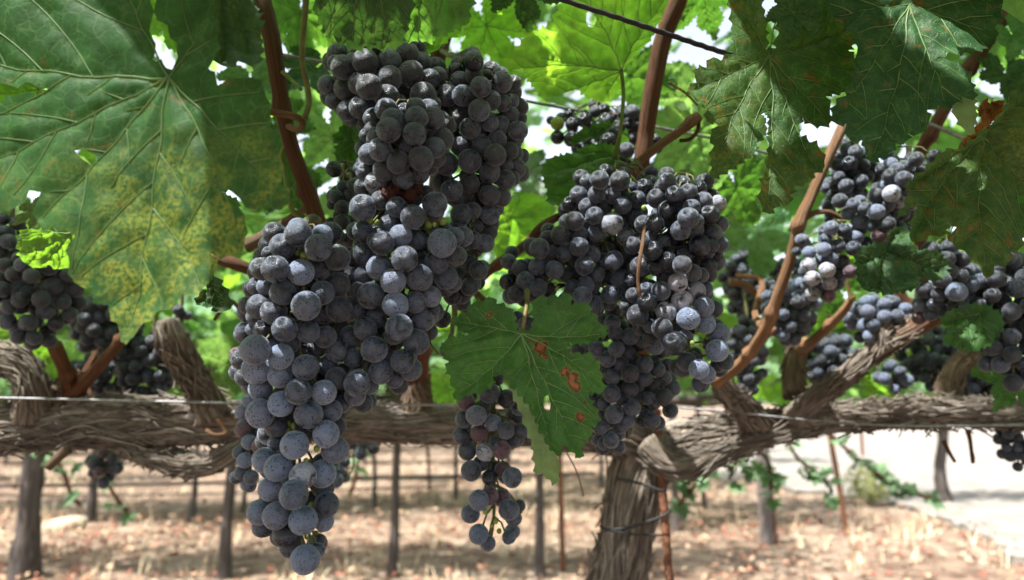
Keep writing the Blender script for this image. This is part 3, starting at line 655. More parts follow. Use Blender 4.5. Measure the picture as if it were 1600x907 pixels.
tie('upper dark wire tie holding the trunk to the rusty rod', [(962, 748, .80), (985, 752, .785), (1015, 760, .775), (1032, 768, .77), (1040, 766, .785), (1032, 756, .80)], 5)
tie('lower dark wire tie looped round the trunk and twisted at the rod', [(938, 822, .80), (946, 828, .785), (975, 826, .775), (1005, 818, .77), (1040, 805, .765), (1048, 798, .775)], 5)
tie('thin dark wire strand sagging across the trunk below the knotted tie', [(940, 826, .785), (965, 832, .775), (1000, 836, .77), (1045, 836, .768)], 3.5)
# ------------------------------------------------------------------ grapes
def grape_mesh(name, mat, kind, seg=36, rings=24):
    rs = np.random.default_rng(abs(hash(kind)) % 999 if False else {'a': 1, 'b': 2, 'c': 3, 'w': 4, 's': 5}[kind]); V = [(0, 0, -1)]; Fc = []
    for i in range(1, rings):
        ph = math.pi * i / rings
        for j in range(seg): t = 2 * math.pi * j / seg; V.append((math.sin(ph) * math.cos(t), math.sin(ph) * math.sin(t), -math.cos(ph)))
    V.append((0, 0, 1)); V = np.array(V)
    lump = fbm(V * 0.9 + rs.uniform(0, 20), 2)[:, None]; amp = {'a': .025, 'b': .035, 'c': .05, 'w': .07, 's': .14}[kind]
    V2 = V * (1 + amp * lump)
    if kind == 'w': V2 = V2 * (1 + 0.055 * (1 - 2 * np.abs(fbm(V * np.array([3, 3, 1.5]) + 3, 2)))[:, None])
    if kind == 's': V2 = V2 * (1 + 0.12 * (0.6 - 1.6 * np.abs(fbm(V * 1.6 + 3, 2)))[:, None])
    V2[:, 2] *= {'a': 1.02, 'b': 0.97, 'c': 1.06, 'w': 1.0, 's': .95}[kind]
    dz = np.exp(-((V[:, 0] ** 2 + V[:, 1] ** 2) / 0.006)) * (V[:, 2] < 0); V2[:, 2] += 0.035 * dz
    for j in range(seg): Fc.append((0, 1 + (j + 1) % seg, 1 + j))
    for i in range(rings - 2):
        for j in range(seg):
            a = 1 + i * seg; k = (j + 1) % seg; Fc.append((a + j, a + k, a + seg + k, a + seg + j))
    e = len(V) - 1; a = 1 + (rings - 2) * seg
    for j in range(seg): Fc.append((e, a + j, a + (j + 1) % seg))
    return mesh(name, V2, Fc, mat)
GM = {}
for mk in ('grape', 'grape_dusty', 'grape_sunlit', 'grape_gloss', 'grape_red', 'grape_dark'):
    for kd in 'abc': GM[mk, kd] = grape_mesh(mk + '_' + kd, M[mk], kd)
GM['grape_dusty', 'w'] = grape_mesh('wrinkled_grape', M['grape_dusty'], 'w', 64, 44)
GM['grape', 'w'] = grape_mesh('wrinkled_grape', M['grape'], 'w', 64, 44)
GM['raisin', 's'] = grape_mesh('raisin', M['raisin'], 's', 40, 28)
for v_ in GM['raisin', 's'].vertices: v_.co *= 1 + 0.28 * (0.5 - abs(math.sin(v_.co.x * 4 + v_.co.z * 3) * math.cos(v_.co.y * 5 + v_.co.x * 2)))
GM['grape_dark', 's'] = grape_mesh('shrivelled_grape', M['grape_dark'], 's', 40, 28)
GM['berry', 'a'] = grape_mesh('green_berry', M['berry'], 'a', 18, 12)
def crop(ox, oy, sc, txt):
    """numbers measured on an enlargement of the photograph: x y r [kind], to picture pixels"""
    out = []
    for t in txt.replace('\n', ' ').split(','):
        q = t.split()
        if len(q) >= 3: out.append((ox + float(q[0]) / sc, oy + float(q[1]) / sc, float(q[2]) / sc, q[3] if len(q) > 3 else ''))
    return out
bunches = []
def bunch(label, gr, depth, bulge=0.02, fill=1.0, mix=None, berries=(), lean=(0, 0), seed=1, group='bunches of dark grapes hanging on the vine', stem=None, R0=0.0078, kmin=0.85):
    """gr: (px, py, r px, kind). depth of the nearest grapes; relaxed in depth so that no two grapes run through each other"""
    rs = np.random.default_rng(seed); mix = mix or {'grape': .8, 'grape_dusty': .1, 'grape_gloss': .1}
    A = np.array([g[:3] for g in gr], float); md = np.median(A[:, 2]); A[:, 2] = np.where(A[:, 2] > md, md + 0.72 * (A[:, 2] - md), A[:, 2]) * 1.045; n = len(A); kinds = [g[3] for g in gr]
    cx, cy = A[:, 0].mean(), A[:, 1].mean(); d = np.zeros(n)
    for i in range(n):
        near = np.abs(A[:, 1] - A[i, 1]) < 45; c = 0.5 * (A[near, 0].max() + A[near, 0].min()); hw = max(20, 0.5 * (A[near, 0].max() - A[near, 0].min()) + A[i, 2])
        t = min(0.97, abs(A[i, 0] - c) / hw); d[i] = depth + bulge * (1 - math.sqrt(1 - t * t)) + lean[0] * (A[i, 0] - cx) + lean[1] * (A[i, 1] - cy)
        d[i] += 0.006 * (np.median(A[:, 2]) - A[i, 2]) / np.median(A[:, 2]) * 4
    rad = A[:, 2] / F * d
    for it in range(160):
        X = np.stack([(A[:, 0] - 800) / F * d, (453.5 - A[:, 1]) / F * d, d], 1); rad = A[:, 2] / F * d
        dx = X[:, None] - X[None]; dist = np.linalg.norm(dx, axis=2) + np.eye(n); need = 0.93 * (rad[:, None] + rad[None])
        ov = np.clip(need - dist, 0, None) * (1 - np.eye(n)); sgn = np.sign(dx[:, :, 2] + (A[None, :, 2] - A[:, None, 2]) * 1e-5 + 1e-9 * (np.arange(n)[:, None] - np.arange(n)[None]))
        mv = (ov * sgn).sum(1); d = d + np.clip(mv * 0.35, -0.002, 0.002)
        if ov.max() < 2e-4: break
    for i in range(n):
        if kinds[i] == 's': d[i] -= 0.012
    pts = [(P(A[i, 0], A[i, 1], d[i]), rad[i], kinds[i]) for i in range(n)]
    # hidden grapes behind the front ones
    room = int(n * fill); tries = 0; mr = float(np.median(rad)); arr = np.array([tuple(p[0]) for p in pts]); ra = np.array([p[1] for p in pts]); added = []
    while len(added) < room and tries < room * 40:
        tries += 1; i = rs.integers(n); 
        px = A[i, 0] + rs.uniform(-1.1, 1.1) * A[i, 2]; py = A[i, 1] + rs.uniform(-1.1, 1.1) * A[i, 2]
        near = np.abs(A[:, 1] - py) < 45
        if near.sum() < 2: continue
        lo, hi = A[near, 0].min(), A[near, 0].max()
        if hi - lo > 30 and not (lo + 4 < px < hi - 4): continue
        if np.min(np.hypot(A[:, 0] - px, A[:, 1] - py)) > 1.3 * np.median(A[:, 2]): continue
        q = P(px, py, d[i] + rs.uniform(1.2, 3.8) * mr); rr = mr * rs.uniform(.85, 1.08)
        if np.all(np.linalg.norm(arr - np.array(q), axis=1) > kmin * (ra + rr)):
            added.append((q, rr, 'D')); arr = np.vstack([arr, np.array(q)]); ra = np.append(ra, rr)
    top = P(*(stem[0][:2] if stem else (cx, A[:, 1].min() - 10)), depth + 0.035)
    e = empty('grape_bunch', top); tag(e, label, 'grape bunch', group); bunches.append(e)
    mk_, mw = list(mix), np.array(list(mix.values()), float); mw /= mw.sum()
    nb = len([b for b in berries]); keep = max(0, 100 - n); spare = added[keep:]; added = added[:keep]
    if spare:
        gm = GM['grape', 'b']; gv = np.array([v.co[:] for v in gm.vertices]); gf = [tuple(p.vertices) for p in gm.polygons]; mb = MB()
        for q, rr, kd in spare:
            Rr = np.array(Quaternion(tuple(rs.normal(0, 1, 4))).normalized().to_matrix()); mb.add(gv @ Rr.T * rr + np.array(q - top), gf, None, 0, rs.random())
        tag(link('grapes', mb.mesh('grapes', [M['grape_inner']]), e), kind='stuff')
    for q, rr, kd in pts + added:
        m = mk_[rs.choice(len(mk_), p=mw)]; sh = 'abc'[rs.integers(3)]
        if kd == 'D': m = m if m != 'grape_sunlit' else 'grape'
        elif kd == 'f': m = 'grape_sunlit'
        elif kd == 'u': m = 'grape_dusty'
        elif kd == 'g': m = 'grape_gloss'
        elif kd == 'r': m = 'grape_red'
        elif kd == 'k': m = 'grape_dark'
        elif kd == 'w': m, sh = 'grape_dusty', 'w'
        elif kd == 'x': m, sh = 'grape', 'w'
        elif kd == 's': m, sh = 'raisin', 's'
        elif kd == 'z': m, sh = 'grape_dark', 's'
        elif kd == 'b': m, sh = 'berry', 'a'
        g = link({'s': 'shrivelled_grape', 'z': 'shrivelled_grape', 'b': 'green_berry'}.get(kd, 'grape'), GM[m, sh], e, q - top)
        out = Vector((rs.normal(0, .5), -0.75 + rs.normal(0, .35), -0.45 + rs.normal(0, .5))).normalized()    # flower end mostly outward and down
        g.rotation_mode = 'QUATERNION'; g.rotation_quaternion = (-out).to_track_quat('Z', 'Y') @ Quaternion((0, 0, 1), rs.uniform(0, 6.28))
        g.scale = (rr, rr, rr)
    for (bx, by, br) in berries:
        i = int(np.argmin(np.hypot(A[:, 0] - bx, A[:, 1] - by))); q = P(bx, by, d[i] + 0.002)
        g = link('green_berry', GM['berry', 'a'], e, q - top); s_ = br / F * d[i]; g.scale = (s_, s_, s_ * 1.1)
    # rachis: main stem down the middle, pedicels to the grapes
    mb = MB(); ys_ = np.linspace(A[:, 1].min() - 12, A[:, 1].max() - 4, 8); path = []
    for y in ys_:
        near = np.abs(A[:, 1] - y) < 50; 
        path.append(P(A[near, 0].mean() if near.any() else cx, y, (d[near].mean() if near.any() else depth) + 0.014))
    pre = [P(*p) for p in stem] if stem else []
    pth = pre + path; V, Fc, uv, fr = tube([p - top for p in pth], list(np.linspace(.0022, .0009, len(pth))), 0.004, 8); mb.add(V, Fc, uv)
    Cc = fr[0]
    for q, rr, kd in pts:
        c = np.array(q - top); k = int(np.argmin(np.linalg.norm(Cc - c - np.array([0, 0, 0.012]), axis=1))); a = Cc[k]; v = c - a; L = np.linalg.norm(v)
        if L < rr * 1.05: continue
        V, Fc, uv, _ = tube([a, a + v * 0.5 + np.array([0, 0, .003]), c - v / L * rr * 0.9], [.0008, .0006, .0008], 0.006, 5); mb.add(V, Fc, uv)
    link('rachis', mb.mesh('rachis', M['rachis']), e)
    return e
def auto(label, cx, cy, w, h, depth, rpx, mixk, seed, n=60, group='bunches of dark grapes hanging on the vine', taper=0.5):
    """a bunch of real grapes packed in a tapering volume"""
    rs = np.random.default_rng(seed); c = P(cx, cy, depth); rr = rpx / F * depth; a = w / 2 / F * depth - rr * 0.6; hh = h / 2 / F * depth - rr * 0.6; pts = []
    best = 0
    for _ in range(9000):
        z = rs.uniform(-1, 1); k = (1 - taper * max(0, -z)) * math.sqrt(max(0.05, 1 - max(0, abs(z) - .35) ** 2 / .42)); x, y = rs.uniform(-1, 1, 2)
        t = math.hypot(x, y)
        if t > 1 or t < 0.3: continue
        q = Vector((x * a * k, y * min(a, 0.035) * k, z * hh)); s_ = rr * rs.uniform(.86, 1.08)
        if all((q - p[0]).length > 0.92 * (s_ + p[1]) for p in pts): pts.append((q, s_))
        if len(pts) >= n: break
    top = c + Vector((0, 0, hh)); e = empty('grape_bunch', top); tag(e, label, 'grape bunch', group); bunches.append(e)
    mk_, mw = list(mixk), np.array(list(mixk.values()), float); mw /= mw.sum()
    for q, s_ in pts:
        m = mk_[rs.choice(len(mk_), p=mw)]; g = link('grape', GM[m, 'abc'[rs.integers(3)]], e, c + q - top); g.scale = (s_,) * 3
        g.rotation_euler = tuple(rs.uniform(0, 6.28, 3))
    V, Fc, uv, _ = tube([Vector((0, 0, 0.03)), Vector((0.002, 0, 0)), Vector((0, 0, -hh)), Vector((0, 0, -1.85 * hh))], [.002, .002, .0016, .001], 0.006, 7)
    link('rachis', mesh('rachis', V, Fc, M['rachis'], uv), e); return e
S3 = 3.0238
upper_left = crop(400, 0, S3, """412 320 57, 375 300 38, 515 292 60, 565 240 38, 630 290 55, 713 258 57, 630 372 58, 732 347 60, 338 403 45, 423 420 54, 535 412 62,
 370 478 40, 430 525 47, 497 510 55, 620 460 58 k, 822 372 45, 862 360 42, 790 452 64, 510 582 30, 545 562 38, 690 440 34 k""")
middle_upper = crop(400, 0, S3, """617 520 56, 705 527 38, 650 570 58, 758 560 55, 835 562 58, 815 515 46, 628 615 60, 750 635 58, 550 615 38, 560 660 38, 588 708 58, 845 700 50,
 880 658 54, 780 750 63, 672 768 54, 605 805 52, 695 848 50, 770 820 48, 520 640 32, 522 730 28, 545 757 34, 518 815 44, 565 865 52 f, 490 795 28, 905 590 38 z, 680 655 40 k, 700 720 40 k, 860 600 40 k""")
right_col = crop(400, 0, S3, """905 452 55, 963 385 46, 1030 358 42, 1092 357 28 k, 1030 292 46 g, 945 332 34 g, 912 365 22 k, 1163 388 52, 1062 412 50, 978 453 54, 1110 475 50, 1168 488 38,
 1205 480 38, 1247 507 40, 1055 522 55, 880 530 42, 965 560 46, 1205 545 40, 1237 618 48, 1013 608 52, 1105 580 42, 1157 592 42, 1080 608 32, 1140 660 44, 1215 680 38,
 1065 685 50, 965 692 47, 1010 762 60, 1130 735 56, 1200 715 40, 1228 780 38, 1105 815 52, 900 775 60, 1180 850 48, 1178 780 36, 875 858 48, 1010 868 50, 926 900 54, 1265 728 24,
 1085 895 38 k, 1250 560 30""") + crop(360, 300, S3, """1060 22 48, 1112 20 34, 1092 108 54, 1145 90 40, 1155 12 32, 1225 22 50 z, 1225 108 48, 1203 243 44, 1228 190 34, 1145 228 42,
 1172 370 46, 1125 340 40 k, 1130 450 42 k, 1075 382 30 k, 1075 345 26 k, 1050 490 46 g, 1240 150 30, 1165 165 30 k""")
middle = crop(360, 300, S3, """625 75 65, 710 40 46 k, 785 72 48, 862 118 60, 745 8 26 s, 775 -10 22 s, 715 2 20 s, 800 14 20 s, 850 14 26 s, 880 -8 22 s, 825 -8 20 s, 967 58 60, 626 187 48, 753 150 50, 690 200 36, 716 242 60, 805 207 54,
 892 225 50, 1000 242 73, 1058 215 46, 1098 212 48, 628 292 48, 703 358 63, 824 318 65, 570 320 42, 630 395 46, 770 422 62, 895 405 67, 972 335 58, 905 292 34 k, 1040 300 34,
 1018 405 58, 1048 432 44, 665 490 67, 780 535 64, 873 522 50, 945 495 50, 575 470 32, 595 552 50, 690 595 48, 798 640 67, 912 610 50, 877 708 64, 637 648 55,
 680 745 66, 567 685 50, 580 785 46, 815 800 60, 712 852 58, 775 885 42, 598 905 64, 590 960 50, 525 850 40 k, 640 220 34 k, 740 700 34 k, 960 560 30 k""")
behind_left = crop(360, 300, S3, "500 25 34, 528 75 36, 527 143 38, 567 150 38, 475 150 28 k, 565 230 38, 508 212 34, 480 60 25 k, 560 20 30, 545 275 34") + crop(400, 0, S3, "368 800 38 g, 412 885 30, 465 877 36, 385 905 28, 440 830 14 b, 500 830 28")
left = crop(360, 300, S3, """320 198 62, 415 265 65, 435 205 50, 246 258 60, 180 290 32, 212 365 66, 333 380 62, 505 312 60 k, 420 370 48, 135 355 42, 170 447 44, 122 447 42, 95 455 36,
 248 475 62, 358 538 73 u, 435 478 55, 505 437 58 k, 557 400 42 z, 445 580 44, 515 555 62 k, 135 542 58, 205 565 62, 115 590 40, 257 648 62, 160 652 50 g, 368 660 55, 448 685 52, 285 712 46,
 525 640 36 k, 505 750 54 x, 65 665 32, 102 650 30, 117 748 75 u, 240 778 60 u, 125 838 70 w, 355 830 62, 27 768 32 r, 457 822 44 x, 237 868 60 u, 50 840 28, 330 905 54, 500 880 50 k, 330 470 34 k, 380 610 40 k""") + \
 crop(340, 560, 2.6143, """175 125 46, 330 137 54, 435 140 50, 490 92 42, 258 187 50, 175 225 62 u, 372 230 60, 465 215 44, 503 190 36, 240 275 46, 443 310 54 u, 480 375 55 u, 192 310 26 k, 237 345 32,
 315 355 60 u, 193 418 50 u, 248 447 58 u, 428 472 57, 348 480 54 f, 215 535 48, 312 557 60, 172 630 50 u, 240 643 57 u, 350 662 60 u, 445 597 50, 436 668 38, 275 720 48 g, 420 742 22 k,
 358 822 63 u, 408 785 30, 300 130 30 k""")
low_left = crop(340, 560, 2.6143, "125 175 26, 100 220 28, 103 292 33 r, 155 292 24, 128 342 30, 175 357 36 r, 200 315 24, 90 385 28, 112 417 32 u, 98 468 30, 137 487 30, 130 520 28, 150 250 24, 160 400 12 b")
low_back = crop(340, 560, 2.6143, "590 350 24, 638 372 22, 585 390 26, 520 425 22, 492 460 28, 485 500 32, 550 350 20, 470 430 24, 510 480 22, 650 345 18, 560 310 22, 620 320 22")
r_upper = crop(740, 250, S3, """595 95 47, 690 98 48, 535 100 32, 497 165 42, 582 162 42, 658 170 38, 455 210 36, 540 222 42, 610 215 38 k, 705 215 40, 572 265 43, 477 290 48, 770 187 42, 750 130 26,
 805 130 40 g, 840 58 32 k, 835 105 32 k, 762 268 42, 700 300 30, 655 303 57 f, 582 345 42, 500 352 38, 410 355 47, 350 370 36, 310 420 50, 365 435 36 k, 498 410 48, 430 443 40, 553 450 45,
 723 365 45 f, 785 340 28, 722 465 32, 663 475 45, 620 480 40, 525 500 47, 382 520 44, 580 540 38, 300 507 40, 222 512 42, 165 482 37, 160 577 38 g, 265 492 22 k, 245 570 42, 200 635 42, 307 605 42,
 320 558 32 k, 440 545 36 k, 468 603 37, 530 590 40, 515 645 46, 573 685 42, 648 637 47, 650 560 36, 635 420 30 k, 480 470 36 k, 560 600 36 k, 710 515 34, 690 560 45, 455 670 26, 250 780 40, 205 745 30, 330 680 30 k, 290 650 30 k""")
r_right = crop(740, 250, S3, """915 103 42, 865 182 48, 950 165 45 g, 1015 152 40, 1065 135 36 g, 1085 195 42, 1030 225 40, 912 240 46 g, 975 225 32, 1155 205 38 f, 1115 260 48, 1015 275 52, 1165 305 38, 1080 285 30,
 855 300 46, 978 332 48, 955 352 44, 1130 345 42, 1042 330 44, 1165 400 40, 1068 407 54, 750 405 42, 847 428 47 g, 895 385 36, 840 372 40, 918 475 40, 995 442 40, 1105 435 34, 1150 455 28,
 1110 500 38, 985 497 45, 1037 535 40, 1075 545 36, 787 503 48, 865 510 40, 755 565 40, 755 640 36 k, 815 612 36, 885 620 45, 820 672 48, 965 580 46 f, 1050 620 47 f, 1095 610 36, 985 668 52 f,
 910 718 50 f, 775 733 54, 1090 695 48 u, 1015 750 58 u, 1095 775 48 u, 720 690 32 k, 890 795 52, 835 785 34, 950 868 60, 1160 822 52 u, 1150 902 56 u, 860 345 30 k, 930 420 34 k, 900 560 36 k, 1000 600 30 k""") + \
 crop(1080, 400, 2.8346, "35 502 46 u, 68 525 40 u, 150 470 38, -20 470 44, -60 330 36 k")
r_low = crop(740, 250, S3, "660 720 40, 655 770 38, 610 760 36, 740 835 42, 670 820 36, 600 835 24 k, 860 880 42, 800 850 40, 835 868 30, 700 790 36 k, 760 790 34 k") + crop(660, 450, S3, """777 260 32, 737 290 37 k, 822 290 38, 915 290 40, 975 310 35, 875 337 40, 940 362 35,
 1050 362 40, 980 405 45, 1050 428 38, 1110 385 38, 1140 425 38, 895 420 37, 1160 365 30, 1000 350 28, 1185 475 35, 1140 515 42, 980 480 40, 893 500 45, 1030 505 30, 1065 522 32, 940 515 30,
 990 565 42, 858 550 30, 905 598 46, 810 550 32, 966 628 35, 937 658 32, 845 655 44, 830 720 30, 892 720 38, 1175 580 33, 1085 628 38, 1055 600 26, 1095 545 30, 860 460 30 k, 1020 460 30 k, 1090 470 30 k, 800 495 34""")
under = crop(660, 450, S3, """205 540 45 r, 315 495 52, 400 525 45 g, 350 430 34, 195 620 40, 255 603 50, 335 637 38 u, 395 675 40, 460 680 38, 455 570 34, 185 697 42, 270 690 42 r, 375 768 42 r, 295 775 42 f, 212 772 42,
 430 720 32, 380 860 38 r, 340 722 22, 275 830 36, 332 850 34 k, 230 865 50, 305 892 25, 425 895 48, 450 610 30 k, 290 560 34 k, 500 700 24""") + \
 [(765, 747, 12, 'g'), (800, 747, 15, ''), (748, 782, 17, 'u'), (795, 797, 17, ''), (735, 803, 15, ''), (765, 775, 14, 'r'), (784, 778, 14, 'r'), (748, 835, 16, 'u'), (762, 849, 12, ''), (795, 840, 10, 'x'), (812, 790, 9, 'k')]
topc = crop(780, 0, S3, """495 517 28, 453 527 28, 275 585 33 b, 243 570 20 r, 328 540 22, 345 588 32 g, 398 568 36 g, 507 573 40 g, 275 650 33, 340 658 38 g, 430 605 30, 537 550 22 r, 585 535 27, 630 530 36, 410 650 30,
 390 705 26 g, 515 665 42, 500 710 32, 545 635 28, 600 712 42, 575 770 32, 640 655 28, 735 660 28, 412 712 22 g, 745 700 26, 715 810 32, 715 860 30, 620 590 26, 470 640 30, 660 600 26, 570 600 28, 680 690 28""")
shade = {'grape': .55, 'grape_dark': .35, 'grape_gloss': .1}  # shaded bunches: shade put into the skin mix
bunch('upper bunch of blue black grapes jutting left just beneath the dark top leaves', upper_left, 0.385, 0.02, 1.6, {'grape': .6, 'grape_dark': .4}, stem=[(688, 60, .56), (684, 72, .46)], seed=11)
bunch('bunch of rounded grapes bulging forward at the middle of the tall left clusters', middle_upper, 0.362, 0.022, 1.8, {'grape': .8, 'grape_dark': .2}, stem=[(684, 110, .55), (680, 130, .43)], seed=12)
bunch('dense bunch of small dark grapes on the right flank of the tall cluster', right_col, 0.395, 0.03, 1.3, {'grape': .7, 'grape_dark': .3}, stem=[(690, 80, .56), (712, 88, .46)], seed=13,
      berries=[(738, 352, 5), (748, 356, 4), (730, 450, 4)])
bunch('dusty bunch with dark red raisins at its top and a tail of big grapes', middle, 0.36, 0.022, 1.5, {'grape': .86, 'grape_dusty': .14}, seed=14,
      berries=[(669, 353, 6), (692, 347, 6), (679, 351, 3.5), (588, 348, 5), (578, 346, 5), (562, 535, 5), (559, 547, 5), (555, 560, 4), (585, 520, 3)])
bunch('small dark bunch half hidden on the left behind the tall cluster', behind_left, 0.45, 0.02, 0.8, shade, seed=15)
bunch('longest bunch of big dusty grapes hanging lowest with a single grape at its tip', left, 0.35, 0.025, 1.1, {'grape': .68, 'grape_dusty': .32}, seed=16,
      berries=[(465, 396, 4), (474, 399, 5), (482, 402, 4), (487, 409, 5), (451, 662, 5), (460, 666, 6), (450, 673, 5), (495, 701, 5), (432, 699, 4), (487, 790, 5), (502, 826, 6), (493, 835, 5), (466, 700, 5), (478, 720, 4), (480, 838, 5)], stem=[(498, 345, .54), (490, 340, .42)])
bunch('small bunch with purple grapes hanging behind the longest bunch over the cordon', low_left, 0.50, 0.02, 0.8, {'grape': .8, 'grape_dusty': .2}, seed=17)
bunch('small shaded bunch behind the cordon just right of the longest bunch', low_back, 0.86, 0.02, 0.6, shade, seed=18)
bunch('broad bunch with two bloomed grapes painted sunlit white above the spotted leaf', r_upper, 0.445, 0.03, 1.5, {'grape': .65, 'grape_dark': .25, 'grape_gloss': .1}, seed=19,
      berries=[(875, 436, 5), (868, 444, 3), (958, 373, 3), (950, 381, 3), (940, 375, 3), (870, 452, 3)], stem=[(1000, 252, .50), (985, 262, .49)])
bunch('broad bunch with sunlit pale bloomed grapes at its lower right corner', r_right, 0.425, 0.03, 1.5, {'grape': .65, 'grape_dark': .15, 'grape_gloss': .2}, seed=20,
      berries=[(1058, 338, 4), (1006, 325, 4), (1073, 522, 6), (1059, 513, 4), (1052, 505, 3), (1105, 528, 4), (1088, 520, 3), (1082, 536, 4), (1096, 540, 3), (1070, 536, 3)])
bunch('tapering bunch of small grapes hanging right of the spotted leaf above the trunk', r_low, 0.475, 0.03, 1.3, {'grape': .8, 'grape_dark': .15, 'grape_dusty': .05}, seed=21,
      berries=[(975, 545, 3), (898, 743 - 100, 3), (960, 672, 3)])
bunch('thin straggling bunch with reddish grapes hanging below the spotted leaf', under, 0.47, 0.022, 0.35, {'grape': .75, 'grape_dusty': .2, 'grape_gloss': .05}, seed=22,
      berries=[(741, 697, 4), (758, 800, 4), (775, 815, 4), (768, 822, 3), (780, 830, 4)])
bunch('shiny bunch with one yellow green grape behind the cane near the top', topc, 0.60, 0.03, 0.8, {'grape_dark': .4, 'grape_gloss': .45, 'grape': .15}, seed=23)
bunch('pair of stray grapes between the dusty bunch and the spotted leaf', [(691, 499, 15, 'g'), (728, 482, 9, 'k'), (696, 548, 10, 'k'), (712, 470, 9, 'k')], 0.44, 0.01, 0, seed=24)
C8 = lambda t: crop(1180, 200, S3, t)
bunch('shaded bunch beside the upright pale cane below the hanging leaf tip', C8("""430 100 28, 475 115 32, 385 135 25, 390 175 30, 448 170 38, 510 180 32, 395 237 32, 430 275 35, 465 220 30, 500 255 35, 335 285 25, 375 275 25, 370 310 25, 560 185 35, 345 370 28, 350 425 25,
 440 90 26, 520 120 30, 420 210 28, 530 230 30, 480 290 30, 570 230 30"""), 0.60, 0.03, 1.0, shade, seed=30)
bunch('bunch with a few shiny bluish grapes between two canes behind the mottled leaf', C8("""620 125 30, 640 175 35, 668 200 35, 638 228 35, 705 185 32, 700 240 38, 645 310 42 f, 570 320 35, 580 355 30, 625 365 35, 765 325 30 f, 820 320 35, 745 370 22 f, 810 265 30, 760 150 35, 850 130 30,
 572 397 38 u, 500 440 38, 560 460 35, 605 430 33 u, 628 455 35, 700 410 28, 690 470 25, 587 510 38 r, 520 380 30, 680 350 32 f, 700 310 30, 730 280 30, 660 400 30, 600 280 28, 870 180 32, 780 210 32, 400 345 35, 465 365 33, 440 405 30, 830 380 30"""), 0.56, 0.03, 0.9, {'grape': .5, 'grape_dark': .3, 'grape_dusty': .2}, seed=31)
bunch('loose bunch with pale sunlit bloom hanging beside the upright pale cane', C8("""360 473 33, 420 485 32, 325 490 26, 335 525 28, 475 520 35, 530 545 30, 390 560 34, 465 570 36, 255 590 30 u, 323 575 33 u, 312 625 24 u, 360 620 32 u, 412 632 32, 252 650 37 f, 340 672 37 f, 395 690 30,
 450 680 32 r, 270 712 37 f, 240 745 22, 350 732 35 f, 392 740 26, 270 785 33 f, 345 792 33 r, 195 585 22 k, 218 535 20 k, 500 480 28, 440 530 28, 300 745 28"""), 0.57, 0.02, 0.5, {'grape': .5, 'grape_dusty': .5}, seed=32,
      berries=[(1287, 396, 5), (1283, 445, 4)])
bunch('bunch with one purple grape in front of the right spur stub', C8("""830 580 45 k, 905 620 38 k, 950 775 48 u, 880 720 40, 805 765 40 k, 1010 740 45, 965 700 40 k, 920 680 36 k, 780 835 35 u, 850 830 35, 900 868 34, 830 880 32, 955 850 45, 775 897 32 r, 860 660 34 k, 1000 680 34 k, 870 785 34 k, 920 560 36 k, 980 620 36 k, 1005 810 34"""),
      0.55, 0.03, 0.8, {'grape': .6, 'grape_dark': .3, 'grape_dusty': .1}, seed=33)
dk = {'grape_dark': .7, 'grape': .3}; lt = {'grape': .5, 'grape_dusty': .35, 'grape_dark': .15}  # shade and sunlight put into bunch colour by choice of skins
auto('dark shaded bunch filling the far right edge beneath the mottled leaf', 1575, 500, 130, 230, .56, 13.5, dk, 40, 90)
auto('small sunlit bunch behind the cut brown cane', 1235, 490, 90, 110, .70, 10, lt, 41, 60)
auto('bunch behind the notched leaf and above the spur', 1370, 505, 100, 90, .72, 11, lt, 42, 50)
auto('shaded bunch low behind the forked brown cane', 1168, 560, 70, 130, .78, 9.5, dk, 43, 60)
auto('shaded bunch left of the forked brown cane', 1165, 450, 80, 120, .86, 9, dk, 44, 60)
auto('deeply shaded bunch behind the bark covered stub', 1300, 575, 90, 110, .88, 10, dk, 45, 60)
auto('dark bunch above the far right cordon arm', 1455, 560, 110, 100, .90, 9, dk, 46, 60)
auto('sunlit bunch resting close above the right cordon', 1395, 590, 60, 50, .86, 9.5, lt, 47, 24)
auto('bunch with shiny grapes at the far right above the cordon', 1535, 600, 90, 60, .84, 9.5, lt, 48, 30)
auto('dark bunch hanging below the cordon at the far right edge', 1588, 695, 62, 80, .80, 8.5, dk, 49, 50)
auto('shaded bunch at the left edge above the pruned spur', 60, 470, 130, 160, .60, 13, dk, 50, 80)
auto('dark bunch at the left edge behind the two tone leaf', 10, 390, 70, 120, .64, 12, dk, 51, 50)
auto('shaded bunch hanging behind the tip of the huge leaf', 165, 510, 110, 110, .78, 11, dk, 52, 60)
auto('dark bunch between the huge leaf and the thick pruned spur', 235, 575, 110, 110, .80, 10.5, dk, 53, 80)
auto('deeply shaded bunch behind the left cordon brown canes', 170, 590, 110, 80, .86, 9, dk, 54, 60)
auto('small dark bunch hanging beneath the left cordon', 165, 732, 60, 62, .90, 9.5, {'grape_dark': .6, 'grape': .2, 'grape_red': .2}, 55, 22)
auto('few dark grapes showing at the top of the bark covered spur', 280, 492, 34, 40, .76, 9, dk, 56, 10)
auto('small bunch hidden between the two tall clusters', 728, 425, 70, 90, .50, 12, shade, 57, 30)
auto('shaded bunch far behind the right canes', 1240, 440, 90, 80, 1.0, 8, dk, 58, 50)
